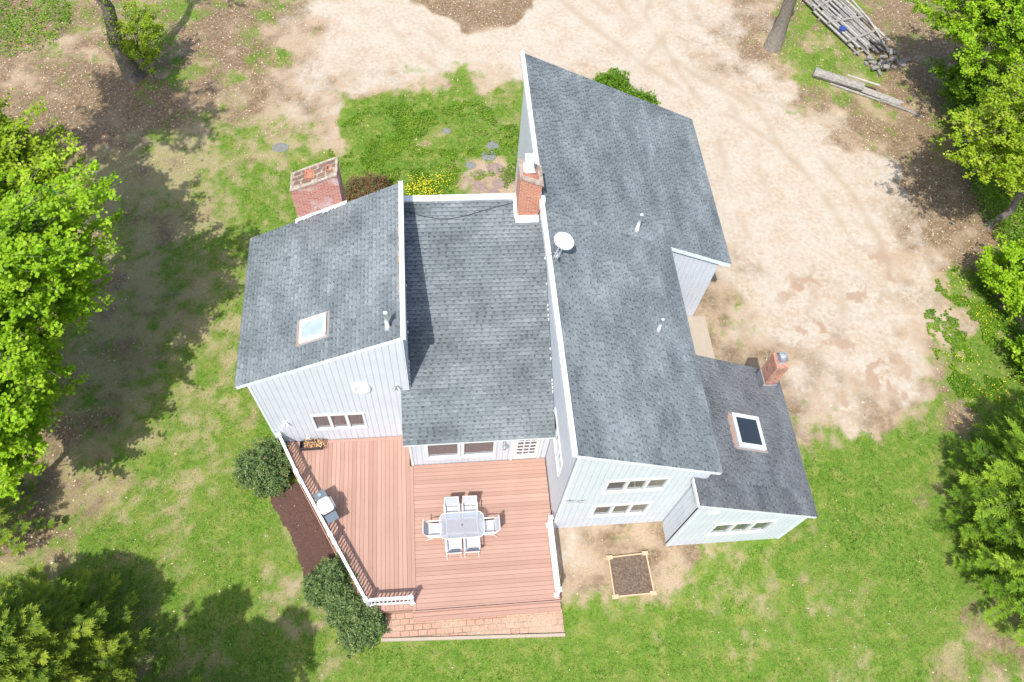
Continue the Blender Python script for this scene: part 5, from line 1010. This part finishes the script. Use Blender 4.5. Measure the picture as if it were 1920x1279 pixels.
def conifer(name, label, cat, group, base, h, rad, nb, m, lean=(0,0), z0=.3, droop=.02, tuft=(.09,.16), asp=.24, power=.8, seedv=0, twl=(.28,.62)):
    t = empty(name, (base[0],base[1],0), label, cat, group); b = np.array([base[0],base[1],-.1]); top = b+np.array([lean[0],lean[1],h+.1]); tr = curve(b,top,0,8); tr[0] = b; tr[-1] = top
    mb = MB(); mb.tube(tr,[.16*(h/8)*(1-.93*i/7) for i in range(8)],8); mb.build('trunk','bark',t,True)
    br = MB(); CC = []; UU = []; SS = []; VV = []
    for k in range(nb):
        f = (k+.5)/nb; z = z0+(h-z0)*f; Lb = rad*(1-f)**power*rng.uniform(.72,1.2)+.15; a = k*2.39996+rng.normal(0,.25); o = b+(top-b)*((z+.1)/(h+.1)); dx = np.array([math.cos(a),math.sin(a),0]); n = max(4,int(Lb/.26)); P = []
        up = rng.uniform(-.10,.35)*(.4+f)
        for i in range(n+1):
            s = i/n; P.append(o+dx*Lb*s+np.array([0,0,Lb*(up*s-.12*s*(1-s))]))
        P = np.array(P); P[:,2] = np.maximum(P[:,2],.08); br.tube(P,[.014*(1-.85*i/n)*(.5+Lb/rad*.6) for i in range(n+1)],4,cap=False)
        sdv = np.array([-dx[1],dx[0],0]); bv = rng.normal(.42,.15); roll = rng.normal(0,.35)
        for i in range(1,n+1):
            s = i/n
            if s < .25: continue
            for sg in ((-1,1,0) if i == n else (-1,1)):
                tl = rng.uniform(*twl)*(1.2-.55*s)*min(1,Lb/1.2+.3); dv = dx*rng.uniform(.7,1.1)+sdv*sg*rng.uniform(.45,.8)+np.array([0,0,.12+roll*sg*.5+rng.normal(0,.10)]); dv /= np.linalg.norm(dv)
                br.tube([P[i],P[i]+dv*tl*.8],[.005,.0025],3,cap=False)
                # a flat spray: sub-twigs leave the twig in pairs like a feather, needles along them
                pv_ = np.cross(dv,[0,0,1]); pv_ /= np.linalg.norm(pv_); nz_ = np.cross(pv_,dv)
                for q in range(6):
                    u0 = .12+.88*q/5
                    for sd2 in ((-1,1) if q < 5 else (0,)):
                        L2 = tl*.42*(1.05-.7*u0); d2 = dv*.72+pv_*sd2*.69+nz_*rng.normal(.05,.12); d2 /= np.linalg.norm(d2); nn_ = 4
                        u = (np.arange(nn_)+rng.uniform(0,1,nn_))/nn_; sz = rng.uniform(*tuft,nn_)
                        cdir = d2+rng.normal(0,.16,(nn_,3)); cdir /= np.linalg.norm(cdir,axis=1)[:,None]
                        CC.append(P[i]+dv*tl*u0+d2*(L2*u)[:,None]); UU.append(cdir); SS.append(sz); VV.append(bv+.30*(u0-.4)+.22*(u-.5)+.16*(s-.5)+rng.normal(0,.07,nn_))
    br.build('branches','twig',t)
    C = np.concatenate(CC); U = np.concatenate(UU); S_ = np.concatenate(SS)[:,None]; v = np.concatenate(VV); n = len(C)
    Nn = np.stack([rng.normal(0,.45,n),rng.normal(0,.45,n),np.ones(n)],-1); Wd = np.cross(Nn,U); Wd /= np.linalg.norm(Wd,axis=1)[:,None]
    Q = np.empty((n,4,3)); Q[:,0] = C-U*S_/2; Q[:,1] = C-Wd*S_*asp/2; Q[:,2] = C+U*S_/2; Q[:,3] = C+Wd*S_*asp/2
    np_mesh('foliage', Q.reshape(-1,3), 4, m, np.clip(v,0,1), t); return t
GM = 'broad-leaved trees along the west edge'
broadleaf('maple_tree','bright green maple whose crown fills the middle of the west edge','tree',GM,(-15.4,14.6),(1.5,-.4),9.5,(-12.9,14.3,6.8),(3.3,4.0,2.7),560,150,inner=.35,trunk_r=.2)
broadleaf('maple_tree','bright green maple with long sprays reaching over the shaded lawn, above the largest west crown','tree',GM,(-17.4,20.6),(1.2,-.4),9.5,(-15.5,19.6,7.4),(2.2,2.2,1.6),170,100,inner=.3,m='mapler',trunk_r=.18)
broadleaf('maple_tree','low dense maple at the lower end of the west tree row','tree',GM,(-14.6,9.8),(.7,-.2),7.5,(-13.7,10.6,5.2),(2.3,2.4,2.1),360,140,inner=.35,trunk_r=.14)
broadleaf('maple_tree','thin-leaved maple with bare twigs at the upper end of the west tree row','tree',GM,(-20.3,24.8),(1.0,-.5),6.0,(-18.6,24.2,3.9),(1.6,1.5,1.2),60,70,m='mapler',trunk_r=.15)
broadleaf('sapling','yellow-green sapling leafing out beside the dark ivy-clad trunk','sapling','saplings',(-13.2,30.1),(-.3,.6),3.6,(-13.3,30.9,2.1),(1.15,1.5,1.4),80,90,m='mapler',lsz=(.05,.10),trunk_r=.05,spread=.22,limb_r=.012)
for (x,y,r,h,lb) in ((-6.43,9.98,.98,1.25,'largest round rhododendron beside the corner of the west block'),(-3.98,5.75,.84,1.15,'rhododendron on the lawn side of the railing foot'),(-3.02,4.40,.74,1.0,'smaller rhododendron beside the end of the brick path'),(-3.55,5.0,.6,1.0,'narrow rhododendron squeezed between two others below the railing')):
    shrub('rhododendron',lb,'shrub','rhododendrons round the deck',(x,y),r,h,int(2600*r*r)+500)
shrub('browned_shrub','shrub with browned winter leaves beside the broad brick chimney','shrub',None,(-2.95,22.6),1.05,.9,1900,'browned',asp=.3)
shrub('rhododendron','leafy green shrub showing beyond the top eave of the garage roof','shrub','shrubs behind the garage',(9.0,29.0),1.0,1.0,1800,'under',asp=.5)
shrub('rhododendron','smaller green shrub at the drive side behind the garage roof','shrub','shrubs behind the garage',(10.3,27.9),.8,.8,1200,'under',asp=.5)
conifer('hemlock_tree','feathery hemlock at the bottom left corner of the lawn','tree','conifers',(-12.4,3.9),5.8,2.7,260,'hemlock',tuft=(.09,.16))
conifer('hemlock_tree','hemlock standing just below the frame whose shade crosses the lawn','tree','conifers',(-7.9,-.1),10.2,2.7,120,'hemlock',tuft=(.12,.2))
conifer('hemlock_tree','hemlock below the frame between the corner hemlock and the next one','tree','conifers',(-9.9,.7),10.3,2.3,110,'hemlock',tuft=(.12,.2))
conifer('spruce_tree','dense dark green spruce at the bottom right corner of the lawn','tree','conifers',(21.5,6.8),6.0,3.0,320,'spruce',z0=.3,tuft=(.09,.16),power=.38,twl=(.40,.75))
conifer('spruce_tree','lower part-hidden spruce below the dense one at the right edge','tree','conifers',(20.8,3.8),5.2,2.6,240,'spruce',tuft=(.09,.16),power=.4)
conifer('hemlock_tree','small dark hemlock at the left edge below the maples','tree','conifers',(-15.2,8.4),3.8,1.5,50,'hemlock')
GR = 'broad-leaved trees along the east edge'
broadleaf('maple_tree','yellow-green maple reaching over the east side of the sandy drive','tree',GR,(27.6,23.6),(-1.5,-1.2),8.5,(23.2,20.0,5.8),(3.0,3.0,2.1),300,140,m='mapler',trunk_r=.24,lsz=(.08,.13))
broadleaf('maple_tree','bright green maple in the top right corner beyond the lumber stack','tree',GR,(29.5,31.5),(-1.5,-1.5),9,(25.8,27.6,5.2),(3.4,3.2,2.4),380,140,trunk_r=.22,lsz=(.08,.13))
broadleaf('maple_tree','green maple behind the others at the far right edge','tree',GR,(30.6,25.5),(-.8,-.8),8,(28.0,23.6,4.2),(2.8,3.0,2.2),150,110,trunk_r=.2,lsz=(.08,.13))
broadleaf('bare_tree','leaning grey trunk with sparse leaves at the right edge of the drive','tree',GR,(25.5,20.0),(2.2,.6),8,(28.0,19.2,5.2),(1.8,2.2,1.8),70,80,m='mapler',trunk_r=.17)
broadleaf('young_tree','leafy young tree at the right edge below the leaning trunk','tree',GR,(25.4,16.4),(-.5,-.1),3,(24.3,16.2,1.5),(1.25,1.9,1.2),200,130,trunk_r=.08)
broadleaf('young_tree','leafy young tree between the lumber stack and the old logs edge','tree',GR,(27.4,27.6),(-.4,-.3),4,(26.4,27.0,2.0),(1.7,1.8,1.2),110,110,m='under',trunk_r=.08)
def thicket(cx,cy,rx,ry,n,hz,name,label,m='under'):
    a = rng.uniform(0,2*np.pi,n); r = np.sqrt(rng.random(n)); x = cx+np.cos(a)*r*rx; y = cy+np.sin(a)*r*ry; k = vnoise(x,y,.9,60)+.4*vnoise(x,y,.3,61) > .45; x,y = x[k],y[k]; n = len(x)
    z = gz(x,y)+.05+hz*rng.random(n)**.7*(.3+vnoise(x,y,1.1,62)); o = leafmesh(np.stack([x,y,z],-1), rng.uniform(.06,.13,n), .8, .6, .1, name, m, rng.normal(.5,.2,n)+(vnoise(x,y,.8,63)-.5)*.5, None); return tag(o,label,'undergrowth',kind='stuff')
thicket(28.0,21.5,2.8,7.5,30000,.9,'undergrowth','dense undergrowth beneath the trees along the east edge')
thicket(-18.8,17.0,3.2,9,26000,.6,'undergrowth','dense undergrowth beneath the maples along the west edge')
thicket(-20.5,34.5,2.6,2.6,2600,.18,'ground_ivy','dark green ground ivy in the top left corner')
# tall trunks whose crowns stand above the frame
def tall(name,label,base,top,r0,r1,cc,cr,nt,ivy=0,m='maple',bark='bark'):
    t = broadleaf(name,label,'tree','tall trees beyond the drive',base,(top[0]-base[0],top[1]-base[1]),top[2]/.9,cc,cr,nt,70,trunk_r=r0,m=m,bark=bark)
    if ivy:
        n = ivy; z = rng.uniform(.2,6.5,n)**1.0; a = rng.uniform(0,6.28,n); f = z/top[2]; k = vnoise(a*1.5,z,.8,70) > .42; z,a,f = z[k],a[k],f[k]
        C = np.stack([base[0]+(top[0]-base[0])*f+np.cos(a)*(r0*1.15),base[1]+(top[1]-base[1])*f+np.sin(a)*(r0*1.15),z],-1)
        leafmesh(C, rng.uniform(.06,.12,len(C)), .8, .8, .1, 'ivy', 'mapler', rng.normal(.35,.18,len(C)), t)
    return t
tall('pine_tree','dark ivy-clad trunk rising at the top left of the lawn',(-14.2,30.5),(-14.6,31.3,13),.36,.2,(-14.6,31.5,13),(2.5,2.4,1.6),70,1500,'hemlock')
tall('pine_tree','bare grey trunk standing between the drive and the lumber stack',(18.3,32.3),(18.3,32.6,14),.38,.22,(18.4,34.2,13),(2.4,2.2,1.5),60,0,'hemlock','twig')


broadleaf('tall_tree','tall tree up the west side shading the leaf-strewn ground','tree',GM,(-18.6,22.5),(1.6,0),15,(-16.8,21.8,13.2),(3.6,3.4,2.0),130,100,trunk_r=.22,lsz=(.12,.2),spread=.4)

broadleaf('maple_tree','lower maple filling the gap beneath the two biggest west crowns','tree',GM,(-16.6,13.0),(.6,-.2),6.5,(-15.0,13.0,4.6),(2.6,3.4,1.8),300,130,inner=.3,trunk_r=.15)
broadleaf('young_tree','bright leafy young tree overhanging the dandelion patch at the right edge','tree',GR,(24.9,12.7),(-.4,-.1),2.6,(24.1,12.5,1.2),(.9,1.7,1.0),130,120,m='maple',trunk_r=.07)

broadleaf('maple_tree','thin young maple bridging the two upper crowns on the west side','tree',GM,(-16.2,18.2),(1.6,.2),8,(-13.9,18.5,6.8),(2.2,2.1,1.5),170,100,m='mapler',inner=.3,trunk_r=.10,spread=.36)
